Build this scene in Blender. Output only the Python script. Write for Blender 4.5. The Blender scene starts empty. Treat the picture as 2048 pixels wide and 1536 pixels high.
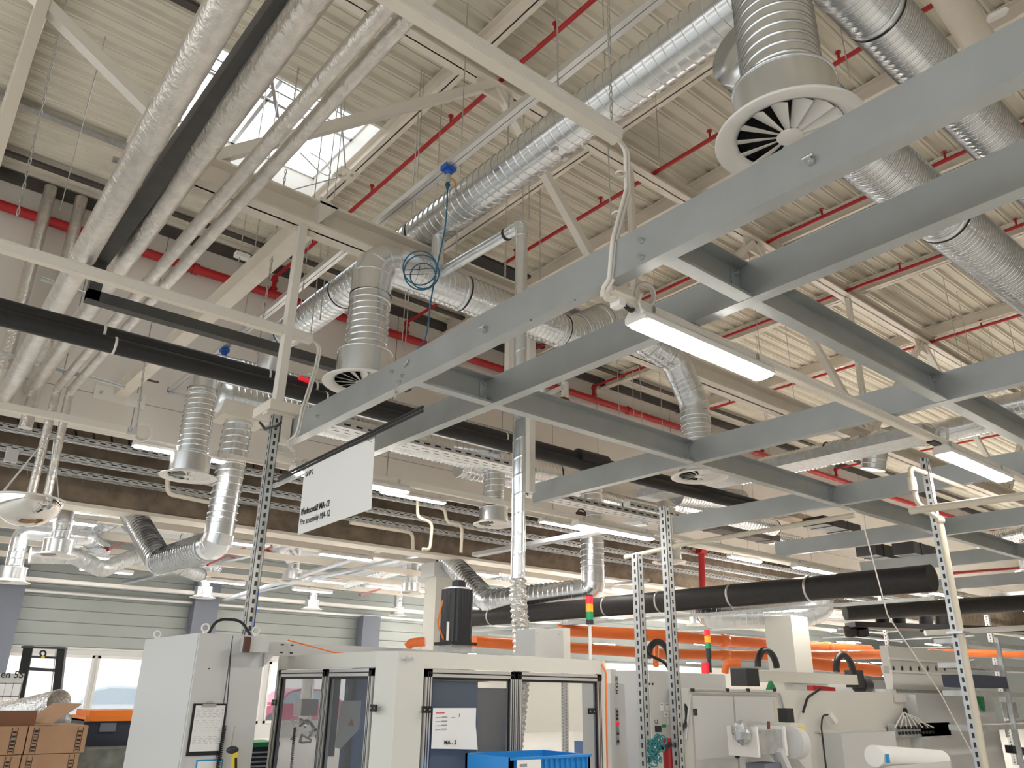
import bpy, bmesh, math, random
from mathutils import Vector, Matrix
random.seed(7)
PI = math.pi
S = bpy.context.scene
COL = S.collection

# ------------------------------------------------------------------ camera
FPX = 1571.9
YAW, PIT, ROL = 6.88736790e-01, 3.72680342e-01, 1.51471945e-02
_f = Vector((math.sin(YAW)*math.cos(PIT), math.cos(YAW)*math.cos(PIT), math.sin(PIT)))
_r = Vector((math.cos(YAW), -math.sin(YAW), 0.0))
_u = _r.cross(_f)
RT = _r*math.cos(ROL) + _u*math.sin(ROL)
UP = -_r*math.sin(ROL) + _u*math.cos(ROL)
FW = _f
CAM = Vector((0, 0, 1.6))
cd = bpy.data.cameras.new('camera')
cd.sensor_width = 36.0
cd.lens = FPX/2048*36.0
cd.clip_end = 300
cam = bpy.data.objects.new('camera', cd)
COL.objects.link(cam)
m3 = Matrix((RT, UP, -FW)).transposed()
cam.matrix_world = Matrix.Translation(CAM) @ m3.to_4x4()
S.camera = cam

def at(px, py, X=None, Y=None, Z=None, D=None):
    """surveyed direction of a photo point, met with a known plane of the hall"""
    d = RT*((px-1024)/FPX) - UP*((py-768)/FPX) + FW
    if X is not None: t = X/d.x
    elif Y is not None: t = Y/d.y
    elif Z is not None: t = (Z-1.6)/d.z
    else: t = D
    return CAM + d*t

# ------------------------------------------------------------------ light
S.view_settings.view_transform = 'Standard'
S.view_settings.look = 'None'
S.view_settings.exposure = 0.95
S.view_settings.gamma = 1.0
S.view_settings.use_curve_mapping = False
w = bpy.data.worlds.new('sky'); S.world = w; w.use_nodes = True
nt = w.node_tree; nt.nodes.clear()
wo = nt.nodes.new('ShaderNodeOutputWorld'); wb = nt.nodes.new('ShaderNodeBackground')
tc = nt.nodes.new('ShaderNodeTexCoord'); sx = nt.nodes.new('ShaderNodeSeparateXYZ')
cr = nt.nodes.new('ShaderNodeValToRGB')
cr.color_ramp.elements[0].position = 0.48; cr.color_ramp.elements[0].color = (0.62, 0.60, 0.56, 1)
cr.color_ramp.elements[1].position = 0.62; cr.color_ramp.elements[1].color = (0.90, 0.96, 1.0, 1)
mp = nt.nodes.new('ShaderNodeMath'); mp.operation = 'MULTIPLY_ADD'; mp.inputs[1].default_value = .5; mp.inputs[2].default_value = .5
nt.links.new(tc.outputs['Generated'], sx.inputs[0]); nt.links.new(sx.outputs[2], mp.inputs[0])
nt.links.new(mp.outputs[0], cr.inputs[0]); nt.links.new(cr.outputs[0], wb.inputs[0])
wb.inputs[1].default_value = 1.25
nt.links.new(wb.outputs[0], wo.inputs[0])

# ------------------------------------------------------------------ materials
M = {}
def mat(name, col, rough=.5, metal=0., noise=0., nscale=6., bump=0., bscale=40., emit=None, es=1., alpha=None, trans=0., stretch=None, spec=None):
    m = bpy.data.materials.new(name); m.use_nodes = True
    n = m.node_tree; b = n.nodes['Principled BSDF']
    b.inputs['Base Color'].default_value = (*col, 1); b.inputs['Roughness'].default_value = rough; b.inputs['Metallic'].default_value = metal
    if spec is not None: b.inputs['Specular IOR Level'].default_value = spec
    if emit: b.inputs['Emission Color'].default_value = (*emit, 1); b.inputs['Emission Strength'].default_value = es
    if trans: b.inputs['Transmission Weight'].default_value = trans
    if alpha is not None: b.inputs['Alpha'].default_value = alpha
    tcn = n.nodes.new('ShaderNodeTexCoord'); mpn = n.nodes.new('ShaderNodeMapping')
    n.links.new(tcn.outputs['Object'], mpn.inputs[0])
    if stretch: mpn.inputs['Scale'].default_value = stretch
    if noise:
        t = n.nodes.new('ShaderNodeTexNoise'); t.inputs['Scale'].default_value = nscale; t.inputs['Detail'].default_value = 5
        n.links.new(mpn.outputs[0], t.inputs['Vector'])
        r = n.nodes.new('ShaderNodeValToRGB')
        r.color_ramp.elements[0].position = .3; r.color_ramp.elements[1].position = .7
        r.color_ramp.elements[0].color = (*[c*(1-noise) for c in col], 1)
        r.color_ramp.elements[1].color = (*[min(1, c*(1+noise*.5)) for c in col], 1)
        n.links.new(t.outputs[0], r.inputs[0]); n.links.new(r.outputs[0], b.inputs['Base Color'])
    if bump:
        t2 = n.nodes.new('ShaderNodeTexNoise'); t2.inputs['Scale'].default_value = bscale; t2.inputs['Detail'].default_value = 3
        n.links.new(mpn.outputs[0], t2.inputs['Vector'])
        bp = n.nodes.new('ShaderNodeBump'); bp.inputs['Strength'].default_value = bump; bp.inputs['Distance'].default_value = .02
        n.links.new(t2.outputs[0], bp.inputs['Height']); n.links.new(bp.outputs[0], b.inputs['Normal'])
    M[name] = m
    return m
mat('white_paint', (.80, .77, .71), .45)
mat('cream_paint', (.80, .74, .65), .5, noise=.05, nscale=3)
mat('lamp_white', (.82, .80, .77), .35)
mat('beam_grey', (.42, .445, .45), .40, .55, noise=.10, nscale=2.5, bump=.03, bscale=120)
mat('galv', (.82, .86, .90), .24, 1., noise=.10, nscale=5, bump=.015, bscale=9)
mat('galv_plain', (.82, .86, .90), .27, 1., noise=.06, nscale=4, bump=.01, bscale=8)
mat('galv_dull', (.55, .57, .58), .45, .85, noise=.15, nscale=12)
mat('foil', (.76, .73, .69), .36, .9, noise=.14, nscale=9, bump=.6, bscale=26)
mat('flex_foil', (.80, .79, .77), .22, 1., noise=.1, nscale=9, bump=.9, bscale=38)
mat('steel', (.60, .60, .60), .3, 1.)
mat('alu', (.75, .75, .75), .35, .8)
mat('black_foam', (.022, .021, .022), .55, noise=.25, nscale=14)
mat('grey_foam', (.085, .083, .080), .7, noise=.15, nscale=5)
mat('rubber', (.012, .012, .014), .45)
mat('red_paint', (.42, .014, .018), .35)
mat('orange_pvc', (.78, .17, .035), .32, noise=.12, nscale=3)
mat('orange_plastic', (.85, .22, .02), .4)
mat('orange_hose', (.85, .20, .04), .4)
mat('lamp_glow', (1, 1, 1), .4, emit=(1.0, .94, .86), es=42.0)
mat('deck', (.70, .66, .555), .6, noise=.08, nscale=1.6)
mat('deck_light', (.88, .88, .88), .5, noise=.12, nscale=.8)
mat('plaster', (.74, .70, .65), .8, noise=.04, nscale=.9)
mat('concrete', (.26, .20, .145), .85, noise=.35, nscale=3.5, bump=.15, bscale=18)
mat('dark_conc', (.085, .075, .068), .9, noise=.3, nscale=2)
mat('floor', (.74, .72, .68), .35, noise=.06, nscale=1.5)
mat('siding', (.33, .36, .35), .45, .1)
mat('slate_blue', (.16, .18, .23), .5)
mat('machine_grey', (.60, .605, .60), .42)
mat('machine_warm', (.66, .65, .60), .42)
mat('machine_blue', (.008, .13, .42), .45, noise=.15)
mat('dark_plastic', (.03, .032, .037), .45)
mat('black_paint', (.012, .013, .016), .35)
mat('navy', (.028, .035, .060), .45)
mat('cardboard', (.42, .25, .145), .85, noise=.08, nscale=8)
mat('cardboard_in', (.20, .09, .05), .9)
mat('paper', (.84, .84, .83), .8)
mat('paper_tint', (.74, .70, .68), .8)
mat('ink', (.02, .02, .02), .6)
mat('ink_grey', (.30, .30, .31), .8)
mat('ink_red', (.6, .03, .03), .7)
mat('print_blue', (.03, .30, .58), .6)
mat('blue_crate', (.02, .25, .66), .4)
mat('blue_plastic', (.01, .10, .50), .35)
mat('tube_blue', (.015, .12, .22), .4)
mat('teal', (.02, .22, .24), .45)
mat('green', (.02, .26, .10), .4)
mat('amber', (.95, .36, .02), .3, emit=(.95, .33, .02), es=.25)
mat('red_lens', (.85, .03, .05), .3, emit=(.8, .02, .04), es=.2)
mat('green_lens', (.02, .36, .14), .3)
mat('yellow', (.85, .62, .03), .4)
mat('rust', (.20, .075, .03), .9, noise=.4, nscale=20)
mat('brown', (.10, .045, .03), .8)
mat('white_cable', (.78, .75, .70), .5)
mat('chrome', (.85, .83, .80), .05, 1.)
mat('car_white', (.80, .83, .86), .25)
mat('car_glass', (.50, .58, .63), .1)
mat('pink_car', (.62, .07, .16), .3)
mat('asphalt', (.55, .56, .58), .9)
mat('stone', (.17, .18, .16), .7, noise=.4, nscale=10)
mat('beige_pipe', (.60, .55, .45), .5)
mat('mesh_dark', (.03, .03, .03), .6)
mat('glass_tint', (.22, .23, .24), .02, alpha=.27, spec=.7)
mat('sky_glass', (.9, .95, 1.), .02, alpha=.06)

def slotted(name, base, u, pitch, duty, rows, col=(.02, .02, .02)):
    """punched slots: along axis u every pitch, in rows (axis, centre, half width)"""
    m = mat(name, base, .42, .85, noise=.12, nscale=10)
    n = m.node_tree; b = n.nodes['Principled BSDF']; L = n.links.new
    t = n.nodes.new('ShaderNodeTexCoord'); sp = n.nodes.new('ShaderNodeSeparateXYZ'); L(t.outputs['Object'], sp.inputs[0])
    def mt_(op, a, bb=None):
        k = n.nodes.new('ShaderNodeMath'); k.operation = op
        for i, v in enumerate((a, bb)):
            if v is None: continue
            if isinstance(v, (int, float)): k.inputs[i].default_value = v
            else: L(v, k.inputs[i])
        return k.outputs[0]
    ax = {'x': 0, 'y': 1, 'z': 2}
    acc = None
    for k_, (a_, c_, h_, off) in enumerate(rows):
        f = mt_('FRACT', mt_('ADD', mt_('DIVIDE', sp.outputs[ax[u]], pitch), 100.0+off)); f = mt_('LESS_THAN', f, duty)
        g = mt_('LESS_THAN', mt_('ABSOLUTE', mt_('SUBTRACT', sp.outputs[ax[a_]], c_)), h_)
        f = mt_('MULTIPLY', f, g); acc = f if acc is None else mt_('MAXIMUM', acc, f)
    mx = n.nodes.new('ShaderNodeMix'); mx.data_type = 'RGBA'; L(acc, mx.inputs['Factor'])
    src = b.inputs['Base Color'].links[0].from_socket
    L(src, mx.inputs['A']); mx.inputs['B'].default_value = (*col, 1); L(mx.outputs['Result'], b.inputs['Base Color'])
    mm_ = n.nodes.new('ShaderNodeMath'); mm_.operation = 'MULTIPLY_ADD'; L(acc, mm_.inputs[0]); mm_.inputs[1].default_value = -.85; mm_.inputs[2].default_value = .85; L(mm_.outputs[0], b.inputs['Metallic'])
    return m
slotted('post_slots', (.60, .62, .63), 'z', .07, .55, [('x', 0, .011, 0), ('y', 0, .010, .4)])
slotted('tray_slots', (.74, .76, .77), 'x', .17, .55, [('z', .045, .010, 0), ('z', .076, .006, .5), ('y', .03, .012, .3), ('y', -.03, .012, .8)])
slotted('bar_slots', (.74, .76, .77), 'x', .17, .55, [('z', .04, .012, 0), ('y', .05, .012, .3), ('y', -.05, .012, .8)])

# ------------------------------------------------------------------ helpers
class MB:
    def __init__(s): s.v = []; s.f = []; s.sm = []
    def add(s, vs, fs, smooth=False):
        o = len(s.v); s.v += [tuple(v) for v in vs]; s.f += [tuple(i+o for i in f) for f in fs]; s.sm += [smooth]*len(fs); return s
    def box(s, a, b):
        x0, x1 = sorted((a[0], b[0])); y0, y1 = sorted((a[1], b[1])); z0, z1 = sorted((a[2], b[2]))
        return s.add([(x0,y0,z0),(x1,y0,z0),(x1,y1,z0),(x0,y1,z0),(x0,y0,z1),(x1,y0,z1),(x1,y1,z1),(x0,y1,z1)],
                     [(0,3,2,1),(4,5,6,7),(0,1,5,4),(1,2,6,5),(2,3,7,6),(3,0,4,7)])
    def bar(s, p, q, w, h, up=(0,0,1)):
        p = Vector(p); q = Vector(q); d = (q-p).normalized(); u = Vector(up)
        if abs(d.dot(u)) > .98: u = Vector((0,1,0))
        a = d.cross(u).normalized()*w/2; b = a.cross(d).normalized()*h/2
        vs = [p-a-b, p+a-b, p+a+b, p-a+b, q-a-b, q+a-b, q+a+b, q-a+b]
        return s.add(vs, [(0,1,2,3),(7,6,5,4),(0,4,5,1),(1,5,6,2),(2,6,7,3),(3,7,4,0)])
    def prism(s, prof, axis, a, b):
        """profile of 2d points swept along an axis from a to b"""
        def P(t, c): return {'x': (t, c[0], c[1]), 'y': (c[0], t, c[1]), 'z': (c[0], c[1], t)}[axis]
        n = len(prof)
        vs = [P(a, c) for c in prof] + [P(b, c) for c in prof]
        return s.add(vs, [tuple(range(n)), tuple(range(2*n-1, n-1, -1))] + [(i, i+n, (i+1)%n+n, (i+1)%n) for i in range(n)])
    def rings(s, rs, caps=True, smooth=True, close=False):
        n = len(rs[0]); vs = [v for r in rs for v in r]; fs = []
        for k in range(len(rs)-1):
            for i in range(n): j = (i+1) % n; fs.append((k*n+i, k*n+j, (k+1)*n+j, (k+1)*n+i))
        s.add(vs, fs, smooth)
        if caps:
            s.add(rs[0], [tuple(range(n-1, -1, -1))]); s.add(rs[-1], [tuple(range(n))])
        return s
    def cyl(s, p, q, r, seg=16, r2=None, caps=True):
        p = Vector(p); q = Vector(q); a, b = frame(q-p); r2 = r if r2 is None else r2
        R = lambda c, rr: [c + (a*math.cos(2*PI*i/seg) + b*math.sin(2*PI*i/seg))*rr for i in range(seg)]
        return s.rings([R(p, r), R(q, r2)], caps)
    def lathe(s, c, prof, seg=32, axis=(0,0,1)):
        """prof: (radius, height) pairs turned about an axis through c"""
        c = Vector(c); ax = Vector(axis).normalized(); a, b = frame(ax)
        return s.rings([[c + ax*h + (a*math.cos(2*PI*i/seg) + b*math.sin(2*PI*i/seg))*max(r, 1e-4) for i in range(seg)] for r, h in prof], False)
    def tube(s, pts, r, seg=8, caps=True, gored=False):
        pts = [Vector(p) for p in pts]; n = len(pts); rs = []
        d0 = (pts[1]-pts[0]).normalized(); a, b = frame(d0)
        for k in range(n):
            din = (pts[k]-pts[k-1]).normalized() if k else d0
            dout = (pts[k+1]-pts[k]).normalized() if k < n-1 else din
            if k:
                pass
            t = (din+dout)
            t = t.normalized() if t.length > 1e-6 else din
            ring = []
            for i in range(seg):
                o = (a*math.cos(2*PI*i/seg) + b*math.sin(2*PI*i/seg))*r
                den = din.dot(t)
                ring.append(pts[k] + o - din*(o.dot(t)/den if abs(den) > .2 else 0))
            rs.append(ring)
            if k < n-1:
                q = din.rotation_difference(dout); a = q @ a; b = q @ b
        if gored:
            for k in range(n-1): s.rings([rs[k], rs[k+1]], False)
            if caps:
                s.add(rs[0], [tuple(range(seg-1,-1,-1))]); s.add(rs[-1], [tuple(range(seg))])
            return s
        return s.rings(rs, caps)
    def ball(s, c, r, seg=12, sc=(1,1,1)):
        c = Vector(c); n = seg//2
        rs = [[c + Vector((math.sin(PI*k/n)*math.cos(2*PI*i/seg)*sc[0], math.sin(PI*k/n)*math.sin(2*PI*i/seg)*sc[1], -math.cos(PI*k/n)*sc[2]))*r for i in range(seg)] for k in range(n+1)]
        return s.rings(rs, False)
    def spiral(s, p, q, r, pitch=.115, seg=28, bead=.005):
        p = Vector(p); q = Vector(q); L = (q-p).length; d = (q-p)/L; a, b = frame(d)
        us = []; u = -pitch
        while u < L + pitch:
            us += [(u, r), (u+pitch*.76, r), (u+pitch*.82, r), (u+pitch*.88, r+bead), (u+pitch*.94, r)]; u += pitch
        rs = []
        for (uu, rr) in us:
            ring = []
            for i in range(seg):
                th = 2*PI*i/seg
                t = uu + pitch*i/seg
                t = min(max(t, 0), L)
                ring.append(p + d*t + (a*math.cos(th) + b*math.sin(th))*rr)
            rs.append(ring)
        # the last column joins the first one pitch further on
        n = seg; vs = [v for r_ in rs for v in r_]; fs = []
        K = len(rs)
        for k in range(K-1):
            for i in range(n-1): fs.append((k*n+i, k*n+i+1, (k+1)*n+i+1, (k+1)*n+i))
            if k+6 < K: fs.append((k*n+n-1, (k+5)*n, (k+6)*n, (k+1)*n+n-1))
        s.add(vs, fs, True)
        e0 = [p + (a*math.cos(2*PI*i/seg) + b*math.sin(2*PI*i/seg))*r for i in range(seg)]
        e1 = [q + (a*math.cos(2*PI*i/seg) + b*math.sin(2*PI*i/seg))*r for i in range(seg)]
        s.add(e0, [tuple(range(seg-1,-1,-1))]); s.add(e1, [tuple(range(seg))])
        return s
    def build(s, name, mt, parent=None, origin=None):
        me = bpy.data.meshes.new(name)
        xs = [v[0] for v in s.v]; ys = [v[1] for v in s.v]; zs = [v[2] for v in s.v]
        o = Vector(origin) if origin is not None else Vector(((min(xs)+max(xs))/2, (min(ys)+max(ys))/2, min(zs)))
        me.from_pydata([(v[0]-o.x, v[1]-o.y, v[2]-o.z) for v in s.v], [], s.f)
        me.materials.append(M[mt]); me.polygons.foreach_set('use_smooth', s.sm); me.update()
        ob = bpy.data.objects.new(name, me); COL.objects.link(ob)
        if parent is not None:
            ob.parent = parent; ob.location = o - wloc(parent)
        else: ob.location = o
        return ob

def frame(d):
    d = Vector(d).normalized(); u = Vector((0,0,1)) if abs(d.z) < .9 else Vector((1,0,0))
    a = d.cross(u).normalized(); return a, d.cross(a).normalized()
def wloc(o):
    v = Vector((0,0,0))
    while o is not None: v = v + o.location; o = o.parent
    return v
def tag(o, label=None, cat=None, group=None, kind=None):
    if label: o['label'] = label
    if cat: o['category'] = cat
    if group: o['group'] = group
    if kind: o['kind'] = kind
    return o
def empty(name, loc, label=None, cat=None, group=None):
    o = bpy.data.objects.new(name, None); o.empty_display_size = .1; COL.objects.link(o); o.location = loc
    return tag(o, label, cat, group)
def struct(name, mb, mt): return tag(mb.build(name, mt), kind='structure')
def copy_tree(o, parent=None):
    c = o.copy(); COL.objects.link(c); c.parent = parent
    for ch in [x for x in KIDS(o)]: copy_tree(ch, c)
    return c
def KIDS(o): return [x for x in bpy.data.objects if x.parent == o]
def box(a, b): return MB().box(a, b)
def cyl(p, q, r, seg=16, r2=None): return MB().cyl(p, q, r, seg, r2)
def fillet(pts, R, n=4):
    pts = [Vector(p) for p in pts]; out = [pts[0]]
    for k in range(1, len(pts)-1):
        a = (pts[k-1]-pts[k]).normalized(); b = (pts[k+1]-pts[k]).normalized()
        ang = a.angle(b); t = R/math.tan(ang/2)
        t = min(t, (pts[k-1]-pts[k]).length*.48, (pts[k+1]-pts[k]).length*.48); Rr = t*math.tan(ang/2)
        c = pts[k] + (a+b).normalized()*(Rr/math.sin(ang/2)); s0 = pts[k]+a*t-c; s1 = pts[k]+b*t-c
        for i in range(n+1):
            out.append(c + s0.normalized().slerp(s1.normalized(), i/n)*s0.length if s0.angle(s1) > 1e-4 else pts[k])
    out.append(pts[-1]); return out
def circle(c, r, n=24, ax=(0,0,1), ph=0., turns=1.):
    a, b = frame(ax); return [Vector(c) + (a*math.cos(ph+2*PI*turns*i/n) + b*math.sin(ph+2*PI*turns*i/n))*r for i in range(n+1)]

# ================================================================== SETTING
ZD = 9.45     # underside of the roof deck
YW = 13.7     # white wall
struct('floor', box((-6, -9, -.1), (62, 28.2, 0)), 'floor')
SK = (1.75, 4.75, 8.7, 11.5)   # skylight opening x0,x1,y0,y1
def deck(x0, x1, y0, y1, z, mt, name, pitch=.27, h=.055, t=.01):
    prof = []; y = y0
    while y < y1-1e-6:
        for dy, dz in ((0, h), (pitch*.38, h), (pitch*.5, 0), (pitch*.62, 0), (pitch*.66, .02), (pitch*.70, 0), (pitch*.88, 0)):
            if y+dy <= y1: prof.append((y+dy, z+dz))
        y += pitch
    prof.append((y1, z+h))
    n = len(prof); vs = [(x0, a, b) for a, b in prof] + [(x1, a, b) for a, b in prof]
    return struct(name, MB().add(vs, [(i, i+1, i+1+n, i+n) for i in range(n-1)]).box((x0, y0, z+h+.02), (x1, y1, z+h+.2)), mt)
deck(-6, 62, -9, SK[2], ZD, 'deck', 'ceiling')
deck(-6, 62, SK[3], YW+.2, ZD, 'deck', 'ceiling_wall_strip')
deck(-6, SK[0], SK[2], SK[3], ZD, 'deck', 'ceiling_left_strip')
deck(SK[1], 62, SK[2], SK[3], ZD, 'deck', 'ceiling_right_strip')
# white wall with a panel joint network
wall = MB().box((-6, YW, 5.48), (62, YW+.28, ZD+.3))
struct('wall_back', wall, 'plaster')
jm = MB()
for x in (1.9, 3.05, 5.0, 8.0, 11.0, 12.6, 14.2, 17.2, 20.5, 24, 28): jm.box((x-.008, YW-.004, 5.48), (x+.008, YW, ZD))
jm.box((-6, YW-.004, 6.05), (62, YW, 6.062))
struct('trim_1', jm, 'ink_grey')
# concrete girder and dark ceiling behind the wall
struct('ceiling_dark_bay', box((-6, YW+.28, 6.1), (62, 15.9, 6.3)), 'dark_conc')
struct('wall_left', MB().box((-6.3, YW, 0), (-6, 28.2, ZD+.3)).box((-6.3, -9, 0), (-6, YW, .7)).box((-6.3, -9, 6.6), (-6, YW, ZD+.3)), 'plaster')
struct('wall_rear', MB().box((-6.3, -9.3, 0), (62, -9, ZD+.3)), 'plaster')
g = MB()
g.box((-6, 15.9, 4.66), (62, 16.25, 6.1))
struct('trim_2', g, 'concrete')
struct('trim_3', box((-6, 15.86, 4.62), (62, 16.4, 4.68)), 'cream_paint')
deck(-6, 62, 16.4, 28.1, 6.2, 'deck_light', 'ceiling_low_hall', pitch=.9, h=.12)
# far facade with siding and a window band
YF = 28.0
fm = MB()
z = 2.66
while z < 6.3:
    fm.prism([(YF, z), (YF-.015, z+.02), (YF-.015, z+.34), (YF+.015, z+.36), (YF+.1, z+.36), (YF+.1, z)], 'x', -6, 62); z += .36
struct('wall_facade', fm, 'siding')
_m = at(180, 1380, Y=YF).x; _e = at(286, 1340, Y=YF).x
WX = [(-5, 3.6), (3.9, _m-.05), (_m+.05, _e), (_e+.35, 9.3), (10.4, 12.0), (12.2, 13.6), (13.9, 15.5), (17, 19), (19.2, 21.2), (24, 27)]
struct('trim_4', MB().box((-6, YF-.03, 2.45), (62, YF+.1, 2.66)).box((-6, YF-.06, 2.60), (62, YF, 2.66)), 'machine_grey')
sill = MB().box((-6, YF-.02, 0), (62, YF+.1, .46))
x = -6
for a, b in WX + [(62, 62)]:
    if a > x+.02: sill.box((x, YF, .46), (a, YF+.1, 2.45))
    x = b
struct('wall_facade_base', sill, 'machine_grey')
for k, (a, b) in enumerate(WX):
    fr = MB()
    for (p, q) in (((a, YF-.05, .46), (a+.07, YF+.05, 2.45)), ((b-.07, YF-.05, .46), (b, YF+.05, 2.45)), ((a, YF-.05, 2.37), (b, YF+.05, 2.45)), ((a, YF-.05, .46), (b, YF+.05, .54))): fr.box(p, q)
    o = struct('window_%d' % (k+1), fr, 'alu')
    MB().box((a+.07, YF, .54), (b-.07, YF+.01, 2.37)).build('pane', 'sky_glass', o)
# far end of the hall
struct('wall_east', box((58, -9, 0), (58.3, 28.2, ZD+.3)), 'siding')
# ground outside
struct('ground_outside', box((-30, YF+.3, -.2), (80, 90, -.1)), 'asphalt')

# skylight: curb, shaft lining and glazing bars
sk = empty('skylight', ((SK[0]+SK[1])/2, (SK[2]+SK[3])/2, ZD), None, None); sk['kind'] = 'structure'; sk.name = 'window_11'
x0, x1, y0, y1 = SK
MB().box((x0-.05, y0-.05, ZD-.03), (x0, y1+.05, ZD+.75)).box((x1, y0-.05, ZD-.03), (x1+.05, y1+.05, ZD+.75)).box((x0, y0-.05, ZD-.03), (x1, y0, ZD+.75)).box((x0, y1, ZD-.03), (x1, y1+.05, ZD+.75)).build('shaft_lining', 'white_paint', sk)
b_ = MB()
for xx in (x0, (x0+x1)/2, x1): b_.box((xx-.03, y0, ZD+.72), (xx+.03, y1, ZD+.78))
for yy in (y0, (y0+y1)/2, y1): b_.box((x0, yy-.03, ZD+.72), (x1, yy+.03, ZD+.78))
b_.build('glazing_bars', 'alu', sk)
MB().box((x0, y0, ZD+.78), (x1, y1, ZD+.79)).build('pane', 'sky_glass', sk)
mm = MB()
for k in range(3): mm.bar((x0+.4, 9.3+.25*k, ZD+.55), (x1-.4, 9.5+.25*k, ZD+.62), .03, .03)
mm.bar((3.0, 9.3, ZD+.5), (3.5, 10.2, ZD+.6), .05, .05); mm.bar((2.6, 9.3, ZD+.5), (2.9, 9.9, ZD+.6), .04, .04)
mm.build('opener_bars', 'steel', sk)
cp = fillet([at(600, 305, Z=ZD+.3), at(640, 345, Z=ZD+.1), at(665, 355, Z=ZD), at(655, 325, Z=ZD+.2), at(620, 305, Z=ZD+.4)], .3, 5)
MB().tube(cp, .012, 6).build('opener_cable', 'steel', sk)

# ------------------------------------------------------------------ roof steel
def ibeam_x(x0, x1, y, z0, z1, w, t=.02):
    return MB().box((x0, y-w/2, z0), (x1, y+w/2, z0+t)).box((x0, y-w/2, z1-t), (x1, y+w/2, z1)).box((x0, y-t/2, z0), (x1, y+t/2, z1))
def ibeam_y(x, y0, y1, z0, z1, w, t=.02):
    return MB().box((x-w/2, y0, z0), (x+w/2, y1, z0+t)).box((x-w/2, y0, z1-t), (x+w/2, y1, z1)).box((x-t/2, y0, z0), (x+t/2, y1, z1))
PX = [(-2.2, 'far left'), (.15, 'left above the wrapped pipes'), (4.62, 'right of the skylight'), (7.05, 'behind the long spiral duct'), (9.2, 'third right of the skylight'), (11.6, 'fourth right of the skylight'), (14.4, 'fifth right of the skylight'), (17.6, 'sixth right of the skylight'), (21, 'seventh right of the skylight'), (25, 'far right')]
for x, t in PX:
    o = ibeam_y(x, -9, YW-.01, ZD-.26, ZD-.002, .16).build('purlin', 'cream_paint')
    tag(o, 'cream steel roof purlin under the ribbed deck, ' + t, 'purlin', 'roof purlins')
YT = 6.52
tr = empty('roof_truss', (6, YT, 5.85), 'cream welded roof truss crossing the hall between skylight and long spiral duct', 'truss')
ibeam_x(-6, 58, YT, 8.98, 9.18, .24).build('top_chord', 'cream_paint', tr)
MB().box((1.2, YT-.14, 5.86), (58, YT+.14, 5.885)).box((1.2, YT-.012, 5.86), (58, YT+.012, 6.14)).box((1.2, YT-.14, 6.12), (58, YT+.14, 6.145)).build('bottom_chord', 'cream_paint', tr)
def dg(p, q, w=.11, h=.11): MB().bar(p, q, w, h, (0,1,0)).build('diagonal', 'white_paint', tr)
nb = [(1.55, 6.1), (7.6, 6.1), (14.0, 6.1), (20.5, 6.1), (27, 6.1)]
ntp = [(5.0, 9.05), (10.8, 9.0), (17.2, 9.0), (23.6, 9.0)]
for (a, b), (c, d) in zip(nb, ntp):
    dg((a, YT, b), (c, YT, d))
for (a, b), (c, d) in zip(nb[1:], ntp): dg((a, YT, b), (c, YT, d))
_a, _b = at(90, 10, Y=YT), at(385, 305, Y=YT)
dg(_a + (_a-_b)*.6, _b)
_c = at(0, 285, Y=YT); MB().bar((_c.x, YT, _c.z-.6), (_c.x, YT, 9.0), .09, .14).build('end_column', 'cream_paint', tr)
for p in ((7.6, 6.1, 7.6, 9.0), (14., 6.1, 14., 9.0)): dg((p[0], YT, p[1]), (p[2], YT, p[3]), .09, .09)
for (c, d) in ntp: MB().box((c-.3, YT-.02, d-.25), (c+.3, YT+.02, d)).build('gusset_plate', 'cream_paint', tr)
for (a, b) in nb: MB().box((a-.3, YT-.02, b-.2), (a+.3, YT+.02, b+.25)).build('gusset_plate', 'cream_paint', tr)
q0 = at(628, 445, Y=YT); MB().prism([(q0.x-.02, 5.87), (q0.x+.18, 6.14), (q0.x-.02, 6.2)], 'y', YT-.14, YT+.14).build('stiffener', 'white_paint', tr)
# second truss further back towards the camera side, seen top left
# bracing plate by the skylight
tg = empty('bracing_node', at(692, 350, Z=8.95), 'cream bracing plate with two bolts and tie rods beside the skylight', 'bracing plate')
c = wloc(tg)
MB().box((c.x-.16, c.y-.14, c.z), (c.x+.16, c.y+.14, c.z+.02)).build('plate', 'cream_paint', tg)
for dx, dy in ((-.07, .06), (.07, -.06)): cyl((c.x+dx, c.y+dy, c.z-.02), (c.x+dx, c.y+dy, c.z+.03), .025, 6).build('bolt', 'galv_dull', tg)
for e in (at(565, 385, Z=9.2), at(680, 200, Z=9.2)): MB().cyl(c, e, .012, 6).build('tie_rod', 'galv_dull', tg)
# strut from truss to wall bracket
a = at(612, 442, Y=YT); b = at(243, 782, Y=YW-.02)
st = empty('wall_strut', b, 'cream box strut running from truss down to the bolted wall bracket', 'strut')
MB().bar((a.x, a.y, a.z-.05), b, .19, .2).build('box_section', 'cream_paint', st)
MB().box((b.x-.40, YW-.03, b.z-.22), (b.x+.40, YW, b.z+.02)).build('wall_plate', 'white_paint', st)
for dx in (-.30, .30): cyl((b.x+dx, YW-.07, b.z-.1), (b.x+dx, YW-.03, b.z-.1), .03, 6).build('bolt', 'galv_dull', st)
MB().box((b.x+.05, b.y-1.2, b.z-.13), (b.x+.26, b.y-1.14, b.z-.115)).build('label_strip', 'brown', st)
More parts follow.
